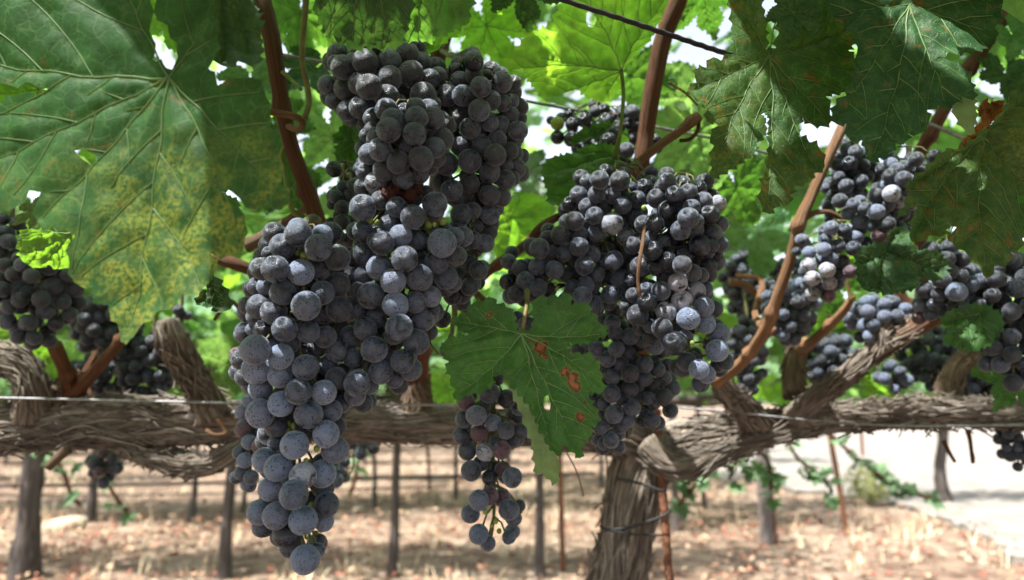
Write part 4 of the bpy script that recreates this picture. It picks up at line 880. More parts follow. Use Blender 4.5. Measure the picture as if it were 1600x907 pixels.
# ------------------------------------------------------------------ large leaves of the front vine
traced_leaf('huge mottled leaf with yellowing centre lobe covering the upper left corner', (263, 122),
    [(262, 108), (240, 95), (236, 50), (240, 0), (205, -60), (60, -130), (-80, -100), (-170, 0), (-100, 90), (-60, 135), (0, 129), (50, 131), (86, 140), (60, 150), (35, 151), (0, 165), (-90, 185), (-170, 265), (-80, 332), (0, 332),
     (48, 320), (54, 300), (70, 303), (64, 350), (90, 356), (116, 360), (124, 372), (115, 412), (119, 442), (149, 449), (149, 475), (172, 478), (188, 508), (203, 540), (216, 524), (228, 508), (251, 487), (274, 485), (291, 462), (317, 463),
     (331, 445), (341, 425), (331, 396), (364, 399), (381, 390), (386, 363), (384, 336), (370, 323), (347, 313), (345, 300), (356, 295), (374, 310), (386, 326), (420, 325), (455, 320), (440, 290), (437, 240), (425, 200), (420, 150), (402, 128), (345, 138), (332, 112),
     (345, 60), (330, 0), (305, -60), (270, -50), (252, 0), (250, 35), (268, 45), (279, 70), (279, 92), (270, 110)],
    [(203, 530), (375, 385), (435, 300), (-100, 290), (-120, 70), (170, -80), (320, 40), (60, 350)], 0.295, (-0.16, 0.16), ('leaf_spot', 'vein'), holes=[[(122, 238), (135, 234), (150, 243), (155, 254), (143, 258), (130, 248)]],
    seed=3, sp=0.0016, wave=0.5, quilt=0.0006, vw=0.00125, tooth=0.012, amp=0.0014)
traced_leaf('crumpled dark bluish leaf hanging in front of the tall brown cane', (330, -90),
    [(262, -90), (262, -20), (276, 0), (286, 28), (300, 50), (311, 70), (322, 80), (334, 104), (345, 112), (372, 106), (402, 110), (408, 80), (404, 40), (398, 10), (405, -40), (390, -90), (340, -120)],
    [(350, 105), (275, 0), (400, 20), (300, 40), (390, 90)], 0.33, (0.4, 0.26), ('leaf_blue', 'vein'), seed=4, sp=0.0018, wave=0.8, quilt=0.0015, vw=0.0012, tooth=0.006)
traced_leaf('dark green leaf hanging over the top of the upper bunch', (575, -70),
    [(480, -100), (480, -40), (491, 3), (496, 30), (503, 46), (506, 58), (519, 61), (524, 69), (539, 74), (552, 81), (570, 76), (585, 79), (605, 80), (622, 78), (630, 60), (640, 30), (650, -40), (640, -100), (575, -85)],
    [(552, 78), (495, 25), (612, 76), (485, -30)], 0.33, (0.15, -0.7), ('leaf_dark', 'vein'), face=-1, seed=5, wave=0.5)
traced_leaf('half shaded leaf with bright lime edge over the top of the tall cluster', (665, -70),
    [(625, -90), (622, 0), (630, 45), (626, 67), (641, 69), (652, 62), (664, 69), (676, 68), (684, 63), (696, 57), (707, 50), (718, 48), (725, 42), (731, 20), (738, 0), (745, -40), (730, -90), (670, -90)],
    [(655, 64), (725, 40), (735, -10), (632, 50)], 0.35, (-0.2, -0.8), ('leaf', 'vein_pale'), face=-1, seed=6, wave=0.6)
traced_leaf('narrow lime green leaf edge peeping out beneath the half shaded leaf', (700, 20),
    [(640, 75), (648, 92), (658, 98), (672, 90), (690, 76), (715, 58), (736, 40), (715, 25), (690, 15), (655, 40)], [(655, 92), (730, 42), (660, 50)], 0.42, (0.1, -0.9), ('leaf_lime', 'vein_pale'), face=-1, seed=7)
traced_leaf('broad backlit leaf with bright lime lower half left of the thick centre cane', (971, 110),
    [(978, 108), (992, 96), (1011, 76), (1028, 46), (1043, 10), (1050, -40), (960, -70), (890, -50), (889, 10), (872, 24), (866, 43), (846, 53), (830, 66), (813, 78), (782, 106), (800, 110), (816, 109), (824, 126), (836, 146), (850, 160), (870, 152), (886, 150),
     (902, 142), (915, 158), (935, 164), (952, 166), (965, 155), (976, 132), (974, 118)],
    [(785, 106), (850, 155), (940, 162), (900, -20), (1040, 0), (840, 90)], 0.50, (0.05, -1.1), ('leaf_lime', 'vein_pale'), face=-1, holes=[[(918, 24), (926, 20), (933, 34), (929, 50), (921, 51), (917, 38)]], seed=8,
    petiole=[(974, 150, .49), (970, 200, .485), (961, 248, .50)], sp=0.002, wave=0.6, quilt=0.0016)
traced_leaf('large dark leaf with long yellow speckled centre lobe right of the sky gap', (1202, 88),
    [(1196, 78), (1194, 50), (1185, 0), (1175, -50), (1137, -40), (1137, 0), (1140, 20), (1143, 60), (1144, 89), (1124, 99), (1101, 99), (1103, 108), (1087, 112), (1083, 122), (1087, 132), (1073, 142), (1078, 155), (1094, 162), (1102, 178), (1101, 195), (1114, 195),
     (1127, 198), (1108, 215), (1114, 231), (1111, 251), (1111, 281), (1124, 275), (1137, 268), (1150, 261), (1160, 251), (1174, 245), (1178, 228), (1197, 206), (1196, 192), (1188, 181), (1193, 178), (1201, 188), (1200, 231), (1197, 262), (1189, 290), (1187, 300), (1185, 322), (1197, 339),
     (1207, 328), (1216, 319), (1230, 322), (1234, 306), (1240, 293), (1256, 289), (1268, 274), (1284, 266), (1276, 240), (1262, 225), (1248, 213), (1244, 197), (1252, 187), (1264, 198), (1279, 202), (1293, 197), (1294, 179), (1286, 155), (1312, 149), (1329, 132), (1345, 112), (1322, 83), (1335, 63), (1352, 43), (1342, 28), (1322, 28),
     (1309, 10), (1300, -30), (1260, -60), (1225, -30), (1213, 20), (1215, 55), (1211, 78)],
    [(1114, 275), (1076, 145), (1198, 335), (1292, 190), (1345, 40), (1140, -20), (1240, -40), (1270, 262)], 0.40, (0.12, 0.36), ('leaf_speck', 'vein'), seed=9, sp=0.0018, wave=0.55, quilt=0.0007, vw=0.0011, tooth=0.007)
traced_leaf('dark glossy leaf with sharp pointed tip and pale folded corner at upper right', (1420, 8),
    [(1412, 0), (1405, -50), (1320, -70), (1270, -20), (1300, 30), (1330, 60), (1342, 102), (1329, 132), (1319, 155), (1304, 168), (1297, 185), (1302, 203), (1317, 203), (1322, 228), (1342, 228), (1346, 240), (1360, 262), (1370, 252), (1385, 245), (1395, 231), (1411, 228), (1415, 212), (1431, 215), (1448, 198),
     (1445, 176), (1462, 170), (1481, 172), (1512, 168), (1517, 146), (1514, 132), (1504, 116), (1478, 102), (1458, 96), (1478, 89), (1504, 89), (1518, 88), (1530, 83), (1552, 66), (1554, 43), (1561, 23), (1557, 0), (1550, -60), (1450, -70), (1428, 0)],
    [(1360, 255), (1480, 168), (1545, 50), (1300, 30), (1305, 195)], 0.385, (-0.08, 0.41), ('leaf_dark', 'vein_pale'), seed=10, sp=0.0018, wave=0.5, quilt=0.0008, vw=0.0010, tooth=0.007,
    flaps=[([(1514, 135), (1519, 170), (1518, 195), (1512, 218), (1500, 210), (1488, 196), (1483, 172), (1500, 165), (1508, 150)], 0.004)])
traced_leaf('mottled leaf with rust red blotches beside the dry brown leaf at the right edge', (1536, 214),
    [(1530, 208), (1520, 220), (1505, 232), (1491, 236), (1468, 243), (1454, 256), (1440, 272), (1425, 284), (1408, 293), (1412, 308), (1405, 330), (1392, 347), (1412, 332), (1430, 322), (1420, 345), (1418, 362), (1415, 385), (1441, 375), (1471, 372), (1478, 388), (1491, 402), (1504, 415), (1517, 412),
     (1527, 421), (1534, 440), (1544, 421), (1567, 415), (1570, 398), (1583, 395), (1587, 378), (1610, 375), (1650, 340), (1680, 260), (1660, 180), (1630, 110), (1600, 120), (1580, 145), (1560, 180), (1544, 206)],
    [(1534, 432), (1420, 380), (1425, 285), (1640, 330), (1610, 150)], 0.42, (0.1, 0.36), ('leaf_speck', 'vein'), holes=[[(1572, 314), (1582, 310), (1596, 317), (1598, 324), (1584, 323)], [(1468, 366), (1476, 360), (1484, 362), (1478, 371)]],
    seed=11, sp=0.0018, wave=0.6, vw=0.0011, tooth=0.008)
traced_leaf('curled dry orange brown leaf beside the pale folded leaf corner', (1535, 205),
    [(1520, 165), (1516, 190), (1505, 215), (1490, 232), (1510, 234), (1530, 225), (1540, 215), (1530, 200), (1545, 192), (1556, 185), (1545, 178), (1540, 168), (1530, 172)], [(1495, 230), (1522, 168), (1552, 185)], 0.45, (0.3, 0.26), ('leaf_dry', 'leaf_dry'), seed=12, wave=2, quilt=0.002, name='dry_leaf')
traced_leaf('green leaf with orange rust spots and folded pale lobe in front of the bunches', (815, 522),
    [(824, 519), (835, 517), (833, 500), (832, 483), (835, 470), (855, 467), (872, 468), (888, 462), (890, 474), (891, 481), (905, 477), (918, 478), (920, 490), (934, 506), (948, 523), (925, 533), (901, 538), (889, 536), (884, 545), (890, 554), (908, 556), (925, 556), (927, 564), (936, 574), (934, 582), (939, 595), (941, 612),
     (918, 615), (919, 624), (924, 634), (933, 648), (933, 662), (921, 665), (922, 681), (911, 688), (908, 700), (906, 716), (897, 708), (885, 698), (875, 686), (877, 701), (870, 714), (866, 730), (845, 700), (825, 655), (805, 612), (787, 586), (776, 581), (769, 590), (769, 602), (759, 609), (743, 615), (734, 612), (726, 619), (710, 625), (712, 609), (703, 595), (705, 588), (698, 579), (702, 566),
     (691, 546), (696, 533), (716, 528), (734, 524), (723, 520), (706, 501), (715, 496), (729, 490), (739, 476), (755, 474), (769, 468), (776, 477), (792, 483), (802, 491), (803, 505), (808, 517)],
    [(905, 708), (942, 522), (712, 618), (712, 502), (866, 722), (937, 600)], 0.385, (0.05, 0.18), ('leaf', 'vein_pale'), holes=[[(850, 622), (856, 617), (860, 630), (858, 645), (851, 640), (848, 632)]],
    patches=[(845, 543, 10), (764, 494, 5), (906, 652, 6), (886, 578, 5), (893, 590, 8), (898, 604, 8), (880, 582, 5), (890, 598, 5), (828, 533, 3), (851, 560, 3), (843, 556, 3), (905, 660, 2.5), (914, 630, 2.5)],
    flaps=[([(787, 586), (800, 612), (815, 648), (829, 688), (836, 741), (846, 738), (857, 748), (866, 755), (870, 740), (869, 715), (855, 703), (838, 676), (829, 648), (808, 620), (798, 598)], 0.010)],
    petiole=[(819, 500, .387), (823, 478, .392), (824, 455, .41)], seed=13, sp=0.0014, wave=0.5, quilt=0.0010, vw=0.0010, tooth=0.005, amp=0.0013, pmat='petiole', pr=0.0012)
traced_leaf('dull green leaf tucked behind the top of the broad right bunch', (962, 243),
    [(958, 236), (940, 230), (920, 231), (892, 243), (862, 250), (845, 270), (846, 288), (852, 306), (854, 326), (880, 332), (920, 330), (950, 312), (964, 290), (965, 252)], [(850, 275), (868, 325), (900, 240), (940, 315)], 0.54, (0.2, 0.46), ('leaf', 'vein'), seed=14, face=1)
traced_leaf('small curled green leaf lying over the shiny bunch', (958, 192), [(962, 194), (945, 196), (920, 204), (900, 214), (888, 232), (905, 229), (925, 222), (935, 219), (950, 208)], [(890, 230), (930, 218)], 0.535, (0.1, 0.66), ('leaf', 'vein_pale'), seed=15)
traced_leaf('notched shaded leaf hanging among the right bunches', (1382, 394),
    [(1386, 386), (1384, 370), (1402, 358), (1418, 365), (1416, 388), (1431, 398), (1461, 402), (1478, 415), (1474, 431), (1462, 441), (1451, 441), (1438, 440), (1426, 438), (1425, 450), (1418, 459), (1398, 461), (1380, 466), (1365, 465), (1345, 458), (1335, 435), (1332, 412), (1338, 396), (1365, 385), (1377, 388)],
    [(1472, 425), (1340, 415), (1372, 460), (1405, 362)], 0.53, (0.1, 0.46), ('leaf_dark', 'vein'), seed=16)
traced_leaf('two tone leaf bright lime and dark green beneath the huge mottled leaf', (110, 365),
    [(60, 350), (45, 352), (40, 362), (26, 372), (23, 380), (28, 396), (26, 408), (40, 420), (52, 424), (72, 418), (90, 425), (110, 418), (124, 405), (128, 372), (112, 358)], [(30, 400), (60, 418), (45, 358), (115, 412)], 0.50, (0.3, -0.5), ('leaf_lime', 'vein_pale'), seed=17, face=-1)
traced_leaf('small dark toothed leaf hanging at the right of the huge leaf tip', (330, 428),
    [(326, 434), (338, 436), (350, 450), (360, 466), (363, 487), (350, 482), (342, 493), (334, 482), (326, 485), (322, 474), (310, 480), (313, 465), (324, 452)], [(350, 485), (315, 475)], 0.40, (0.2, 0.26), ('leaf_dark', 'vein'), seed=18, face=1)
traced_leaf('green leaf in the gap between the brown cane and the upper bunch', (560, 175),
    [(530, 210), (522, 222), (530, 232), (525, 250), (538, 262), (552, 272), (570, 262), (590, 240), (590, 200), (570, 185), (545, 190)], [(528, 225), (550, 268)], 0.52, (0.1, 0.36), ('leaf', 'vein'), seed=19, face=1)
traced_leaf('shaded leaf with serrated edge at the lower right among the bunches', (1530, 490),
    [(1535, 482), (1510, 480), (1480, 490), (1462, 505), (1478, 515), (1466, 540), (1490, 545), (1515, 552), (1545, 540), (1560, 515), (1555, 495)], [(1470, 508), (1480, 540), (1540, 535)], 0.54, (0.1, 0.46), ('leaf', 'vein'), seed=20)
# ------------------------------------------------------------------ generic leaves
GEN = []
for i in range(6):
    rs = np.random.default_rng(100 + i); ol, tp_ = std_outline(rs, 1.0, 1.0 + 0.8 * rs.random())
    mb = leaf_geo(ol * 0.07, [np.array(t) * 0.07 for t in tp_], 0.07, 0.0042, rs, tooth=0.008, amp=0.0022, cup=rs.uniform(-.35, .1), wave=1.5, quilt=0.001, vw=0.0011, fold=rs.uniform(0, .25), second=True)
    GEN.append(mb)
def gen_mesh(i, mat, vein):
    k = (i, mat)
    if k not in LEAFN: LEAFN[k] = GEN[i].mesh('vine_leaf', [M[mat], M[vein], M['leaf_patch']])
    return LEAFN[k]
def gleaf(label, loc, n, up, size, i, mat='leaf', vein='vein', group=None):
    o = link('vine_leaf', gen_mesh(i % 6, mat, vein)); o.matrix_world = Matrix.Translation(loc) @ frame_from(n, up).to_4x4() @ Matrix.Scale(size / 0.07, 4)
    tag(o, label, 'leaf', group); return o
cs = lambda a, b, c: RT * a + UP * b - FW * c      # camera-axis direction: right, up, toward camera
spec = [  # px, py, depth, size px, material, normal (right, up, toward), leaf-tip direction (right, up), label
 (258, 10, .50, 75, 'leaf_lime', (0, .5, -1), (.1, -1), 'glowing yellow green leaf seen through the notch of the huge leaf'),
 (60, 140, .42, 85, 'leaf_lime', (0, .5, -1), (-1, -.1), 'olive backlit leaf showing in the notch at the left edge'),
 (470, 20, .60, 90, 'leaf', (0, .7, -1), (-.2, -1), 'green leaf behind the thin hanging tendril at the top'),
 (490, 110, .60, 75, 'leaf_dark', (.2, .6, .8), (-.6, -1), 'dark leaf between the tall cane and the upper bunch'),
 (430, 200, .60, 80, 'leaf', (0, .5, 1), (.4, -1), 'green leaf behind the tall cane under the curled tendril'),
 (455, 285, .62, 70, 'leaf', (0, .4, 1), (-.5, -1), 'large green leaf left of the lower end of the tall cane'),
 (760, 40, .62, 95, 'leaf_lime', (.2, .9, -1), (.3, -1), 'pale translucent leaf right of the topmost grapes'),
 (815, -30, .46, 80, 'leaf_dark', (.2, .8, -.8), (0, -1), 'dark leaf tip hanging from the top edge right of the tall cluster'),
 (1100, -10, .60, 80, 'leaf', (0, .8, -.8), (.3, -1), 'leaf with ribbed underside at the top beside the sky gap'),
 (985, 120, .66, 80, 'leaf', (0, .7, -.9), (.9, -.3), 'soft green leaf tucked behind the thick centre cane'),
 (1075, 150, .72, 85, 'leaf_back', (0, .8, -.8), (-.3, -1), 'pale leaf between the centre cane and the big speckled leaf'),
 (1090, 205, .66, 110, 'leaf_back', (.2, .5, -1), (.3, -1), 'pale green leaf hanging behind the cut cane end'),
 (1150, 290, .70, 80, 'leaf', (0, .5, -1), (.5, -1), 'green leaf hanging below the big speckled leaf on its left'),
 (800, 340, .66, 85, 'leaf_lime', (.1, .6, -1), (-.2, -1), 'bright leaf between the tall cluster and the broad right bunch'),
 (830, 395, .74, 70, 'leaf_lime', (.1, .6, -1), (-.9, -.6), 'bright leaf below the purple brown cane in the gap'),
 (1585, 60, .60, 80, 'leaf', (0, .6, 1), (.3, -1), 'green leaf at the upper right edge behind the brown cane'),
 (1570, 120, .62, 70, 'leaf_dark', (0, .6, 1), (-.2, -1), 'dark leaf at the right edge under the brown cane'),
 (1240, 20, .36, 60, 'leaf_dark', (.1, .2, 1), (-.3, -1), 'small dark leaf hanging from the top edge over the speckled leaf'),
 (1180, 360, .80, 85, 'leaf_back', (0, .5, 1), (0, -1), 'pale leaf behind the broad right bunch near the upright cane'),
 (1300, 440, .80, 60, 'leaf', (0, .5, -1), (.3, -1), 'small leaf behind the loose sunlit bunch'),
 (1580, 590, .60, 70, 'leaf', (0, .6, 1), (-.7, -1), 'leaf at the right edge above the cordon'),
 (392, 128, .62, 75, 'leaf', (0, .6, 1), (.2, -1), 'green leaf behind the crumpled dark leaf left of the tall cane'),
 (520, 215, .66, 85, 'leaf_back', (0, .6, -1), (.1, -1), 'pale leaf just right of the tall cane near the curled tendril'),
 (355, 560, .90, 80, 'leaf_back', (0, .6, -1), (0, -1), 'soft green leaf beside the thick pruned spur'),
 (310, 300, .46, 80, 'leaf', (0.2, .6, .9), (.9, -.6), 'green leaf behind the right lobe of the huge leaf'),
 (60, 330, .42, 40, 'leaf_under', (0, .6, .9), (-.6, -.6), 'small pale leaf sunlit beneath the left lobe of the huge leaf'),  # white sunlight put into the colour by the paler underside material
 (30, 525, .74, 60, 'leaf_lime', (0, .6, -1), (.5, -1), 'small bright leaf glowing behind the left spur'),
 (80, 590, .95, 75, 'leaf_lime', (0, .6, -1), (.2, -1), 'bright leaf in the gap left of the brown forked canes'),
 (700, 610, .95, 60, 'leaf_lime', (0, .6, -1), (.2, -1), 'bright leaf in the gap left of the spotted leaf'),
]
for i, (px, py, d, s, m, nn, tp_, lab) in enumerate(spec):
    gleaf(lab, P(px, py, d), cs(*nn), RT * tp_[0] + UP * tp_[1], s / F * d, i, m, 'vein_pale' if m in ('leaf_lime', 'leaf_back') else 'vein')
# canopy of the front row behind the bunches: separate leaves, then the rest as one mass of foliage
zones = [(-60, 300, 'blurred green leaf in the left part of the canopy behind the huge leaf'), (300, 560, 'blurred green leaf of the canopy around the tall brown cane'),
         (560, 860, 'blurred green leaf of the canopy behind the tall cluster'), (860, 1180, 'blurred green leaf of the canopy behind the broad right bunch'), (1180, 1680, 'blurred green leaf of the canopy behind the right hand bunches')]
gaps = [(1100, 50, 36), (1060, 110, 26), (1070, 175, 14), (822, 55, 20), (925, 35, 10), (1252, 205, 12), (1292, 200, 14), (990, 150, 12), (745, 5, 12), (464, 72, 8), (372, 112, 8), (1125, 15, 20)]
def blocked(px, py, r):
    return any(math.hypot(px - g[0], py - g[1]) < g[2] + r * 0.75 for g in gaps if g[2] > 0)
rs = np.random.default_rng(42); cnt = 0; tries = 0
while cnt < 285 and tries < 6000:
    tries += 1; d = rs.uniform(0.86, 1.9); px = rs.uniform(-80, 1680); py = rs.uniform(-60, 625) ; s = rs.uniform(.05, .08)
    pos = P(px, py, d)
    if pos.z < 0.99 - 0.05 * rs.random() or blocked(px, py, s / d * F * 0.6): continue
    nrm = Vector((rs.normal(-.1, .5), rs.normal(-.15, .55), rs.uniform(.35, 1.1))).normalized(); up = Vector((rs.normal(0, .6), rs.normal(0, .6), -1))
    lab = next(z[2] for z in zones if z[0] <= px <= z[1]) if -60 <= px <= 1680 else zones[0][2]
    gleaf(lab, pos, nrm, up, s, int(rs.integers(6)), 'leaf_back' if rs.random() < .75 else 'leaf_lime', 'vein_pale', 'blurred leaves of the canopy behind the bunches'); cnt += 1
def low_leaf(rs_, kind=0):
    a = []; base = [(0, 1.0), (20, .72), (30, .5), (52, .9), (75, .66), (86, .5), (109, .7), (146, .6), (170, .35)]
    for sg in (1, -1): a.append([(sg * math.sin(R(t)) * r_ * rs_.uniform(.9, 1.1), math.cos(R(t)) * r_ * rs_.uniform(.9, 1.1)) for t, r_ in (base if sg > 0 else base[1:][::-1])])
    p = np.array(a[0] + [(0, -.05)] + a[1]); cup = rs_.uniform(-.3, .1)
    V = np.r_[[[0, 0, 0]], np.c_[p * .5, cup * .25 * (p ** 2).sum(1) + rs_.normal(0, .02, len(p))], np.c_[p, cup * (p ** 2).sum(1) + rs_.normal(0, .06, len(p))]]
    n = len(p); Fc = [(0, 1 + (i + 1) % n, 1 + i) for i in range(n)] + [(1 + i, 1 + (i + 1) % n, 1 + n + (i + 1) % n, 1 + n + i) for i in range(n)]
    return V, Fc
LOW = [low_leaf(np.random.default_rng(500 + i)) for i in range(8)]
SUNNY = [(P(*t[:3]), t[3]) for t in ((410, 560, .35, .016), (430, 640, .35, .016), (460, 720, .34, .014), (390, 800, .34, .016), (490, 860, .34, .014), (20, 230, .26, .045), (90, 320, .5, .02), (1060, 470, .42, .025), (955, 345, .43, .012), (975, 370, .43, .009),
    (1130, 290, .43, .012), (1280, 440, .57, .03), (1420, 300, .56, .018), (1150, 650, .76, .035), (1080, 700, .8, .03), (1320, 600, .72, .03), (1430, 640, .75, .03), (1240, 490, .7, .03), (290, 560, .7, .012), (20, 680, .72, .02),
    (905, 190, .58, .012), (955, 190, .58, .01), (580, 285, .37, .01), (1530, 380, .42, .012), (1395, 590, .86, .02), (1200, 280, .4, .01))]
def sunlit_gap(q, r_=0.04):  # leaves left out along sun rays to let light onto chosen spots
    q = Vector(q)
    for t, w_ in SUNNY:
        v = q - t; k = v.dot(sdir)
        if k > 0.03 and (v - sdir * k).length < w_ + r_: return True
    return False
def mass(n, sampler, rs_, size, name, mat, mb=None, nb=(-.1, -.15, .7), ns=(.5, .5, .35)):
    mb = mb or MB(); k = 0; t = 0
    while k < n and t < n * 12:
        t += 1; q = sampler(rs_)
        if q is None or sunlit_gap(q): continue
        nrm = Vector([rs_.normal(a, b) for a, b in zip(nb, ns)]); nrm = nrm.normalized() if nrm.length > .1 else Vector((0, 0, 1)); up = Vector((rs_.normal(0, .6), rs_.normal(0, .6), -1))
        Rm = np.array(frame_from(nrm, up)); V, Fc = LOW[int(rs_.integers(8))]; s_ = rs_.uniform(*size)
        mb.add(V @ Rm.T * s_ + np.array(q), [f[::-1] for f in Fc], V[:, :2] * s_ * 10, 0, rs_.random()); k += 1
    return mb
def samp_back(r):
    d = r.uniform(1.15, 2.6); px = r.uniform(-500, 2100); py = r.uniform(-700, 630); q = P(px, py, d)
    if q.z < 0.99 or q.z > 2.2 or (py > -60 and blocked(px, py, 0.06 / d * F * .5)): return None
    return q
mb = mass(1700, samp_back, np.random.default_rng(50), (.05, .085), 'f', None)
def samp_over(r):      # unseen canopy leaves above and around the frame, added to shade the bunches
    q = Vector((r.uniform(-1.9, 1.7), r.uniform(-.45, 1.3), r.uniform(1.12, 2.15))); px, py, d = project(q)
    if d > -0.1 and -120 < px < 1720 and py > -75 and d < 3: return None
    if d <= 0.05 and q.z < 1.25: return None
    if q.length < 0: return None
    if (q - O).length < 0.32: return None
    return q
mb = mass(2700, samp_over, np.random.default_rng(51), (.05, .085), 'f', None, mb)
def samp_top(r):       # unseen leaves above the frame in front of the bunches, added for their shade
    q = Vector((r.uniform(-.55, .32), r.uniform(-.02, .36), r.uniform(1.14, 1.5))); px, py, d = project(q)
    if d > 0.02 and py > -70: return None
    return q
mb = mass(215, samp_top, np.random.default_rng(52), (.05, .085), 'f', None, mb)
tag(link('foliage', mb.mesh('foliage', [M['leaf_back']])), 'mass of green vine foliage closing the canopy behind the bunches with unseen shading leaves added above', 'foliage', None, 'stuff')
# ------------------------------------------------------------------ rows of vines behind
def far_vine(seed, nleaf, detail):
    rs_ = np.random.default_rng(seed); root = empty('background_vine'); 
    pts = [Vector((0, 0, -.03)), Vector((rs_.normal(0, .04), 0, .3)), Vector((rs_.normal(0, .05), 0, .65)), Vector((0, 0, .95)), Vector((rs_.normal(0, .1), 0, 1.15))]
    V, Fc, uv, _ = tube(pts, [.055, .04, .036, .045, .03], .03, 12, lambda s, th, r: .15 * fbm(np.stack([np.cos(th).ravel() * 2, np.sin(th).ravel() * 2, s.ravel() * 7 + seed], 1), 3).reshape(s.shape))
    link('trunk', mesh('trunk', V, Fc, M['grey_bark'], uv), root)
    V, Fc, uv, _ = tube([Vector((-.95, 0, 1.0)), Vector((-.4, 0, .98)), Vector((0, 0, .96)), Vector((.4, 0, .99)), Vector((.95, 0, 1.0))], [.015, .025, .035, .025, .015], .05, 10)
    link('cordon', mesh('cordon', V, Fc, M['grey_bark'], uv), root)
    def sm(r): return Vector((r.uniform(-1, 1), r.normal(0, .22), 1.0 + abs(r.normal(0.3, .38))))
    m_ = mass(nleaf, sm, rs_, (.06, .09), 'f', None, nb=(0, -.2, .6), ns=(.5, .7, .4)); link('foliage', m_.mesh('foliage', [M['leaf_back']]), root)
    return root
def copy_tree(o):
    c = o.copy(); COL.objects.link(c)
    for ch in list(o.children):
        k = ch.copy(); COL.objects.link(k); k.parent = c
    return c
protos = [far_vine(600 + i, 620, 1) for i in range(3)]; used = [False] * 3
rs = np.random.default_rng(77); near_lab = {}
row2 = [(38, 905, 1.5, 'thick dark vine trunk leaning at the lower left corner'), (350, 905, .75, 'slim vine trunk standing beneath the bulge of the left cordon'), (612, 905, .6, 'slim vine trunk standing alone between the two tall clusters'),
        (842, 900, .6, 'thin leaning vine trunk beneath the spotted leaf')]
def place_vine(x, y, sx, lab, grp=None, seed=None):
    i = int(rs.integers(3)); v = protos[i] if not used[i] else copy_tree(protos[i]); used[i] = True
    v.location = (x, y, 0); v.rotation_euler = (0, 0, rs.uniform(-.05, .05)); v.scale = (1, 1, rs.uniform(.96, 1.04))
    for ch in v.children:
        if ch.name.startswith('trunk'): ch.scale = (sx, sx, 1); ch.rotation_euler = (0, rs.uniform(-.05, .05), rs.uniform(0, 6))
    tag(v, lab, 'vine', grp); return v
for px, py, sx, lab in row2:
    g = G(px, py); place_vine(g.x * 4.25 / g.y, 4.25, sx, lab)
mid = [(140, 818, .8, 'small dark vine trunk behind the flat stone'), (298, 815, .6, 'thin vine trunk in the second row left of the cordon bulge'), (585, 792, .5, 'short thin trunk right of the longest bunch tip'), (712, 780, .5, 'thin trunk left of the straggling bunch'),
       (1056, 828, .7, 'dark trunk just right of the old trunk and rod'), (940, 765, .5, 'thin trunk seen left of the old trunk')]
for px, py, sx, lab in mid:
    g = G(px, py); place_vine(g.x, g.y, sx, lab)
v = place_vine(G(1478, 790).x, G(1478, 790).y, 1.3, 'grey leaning vine trunk standing in the pale dirt at right'); v.children[0].rotation_euler = (0, R(-20), 0)
for k in range(1, 8):
    Yr = 4.25 + 2.45 * k
    for x in np.arange(-0.75 * Yr - 1, (0.75 * Yr + 1) if k > 8 else 1.2 + Yr * 0.22, 1.9):
        x += rs.uniform(-.2, .2); q = project(Vector((x, Yr, .3)))
        if k <= 2 and any(abs(q[0] - m_[0]) < 35 for m_ in mid): continue
        place_vine(x, Yr, rs.uniform(.4, .8), 'slender vine trunk in the distant rows behind the trellis wires', 'slender trunks of the distant vine rows')
for x in (): place_vine(x, 5.4 + rs.uniform(-.5, .5) + x * .2, .6, 'leafy vine of the next row standing beside the pale track', 'leafy vines of the next row beside the track')
def post(label, px0, py0, px1, py1, wpx, mat, name='trellis_stake', foot=None):
    g = G(px1, py1); d = project(g)[2]; t = P(px0, py0, d); t = t + (t - g).normalized() * 0.25; w_ = wpx / 2 / F * d
    V, Fc, uv, _ = tube([Vector((0, 0, -.05)), (t - g) * .5, t - g], [w_, w_, w_ * .95], .04, 10, lambda s, th, r: .05 * np.sin(4 * th))
    o = link(name, mesh(name, V, Fc, M[mat], uv), None, g); tag(o, label, 'stake'); return o
post('thin rusty stake just left of the old trunk', 874, 700, 880, 892, 9, 'rust')
post('thin dark stake leaning beside the green shrub', 1300, 700, 1325, 836, 9, 'rust')
post('thin dark stake beside the pale grey post', 1200, 720, 1214, 850, 6, 'rust')
post('broad weathered grey post behind the hanging shoot leaves', 1192, 720, 1198, 850, 22, 'grey_wood', 'trellis_post')
post('rusty stake in the pale dirt far right under the cordon', 1345, 660, 1348, 716, 5, 'rust')
post('slim stake far behind between longest bunch and lone trunk', 668, 700, 672, 770, 5, 'rust')
for i, (pts, wpx, lab) in enumerate([([(-100, 760, 4.2), (250, 757, 4.2), (640, 746, 4.2), (930, 740, 4.2)], 5, 'black irrigation hose strung low across the second row'),
        ([(-100, 716, 4.25), (400, 706, 4.25), (930, 697, 4.25)], 3, 'thin dark wire strung above the irrigation hose'),
        ([(-100, 775, 6.7), (300, 772, 6.7), (700, 760, 6.7)], 3, 'faint lower hose of the third row behind the irrigation hose')]):
    wire(lab, pts, wpx, 'cable', 'irrigation_hose' if i != 1 else 'wire', None, False, 'hose' if i != 1 else 'wire')
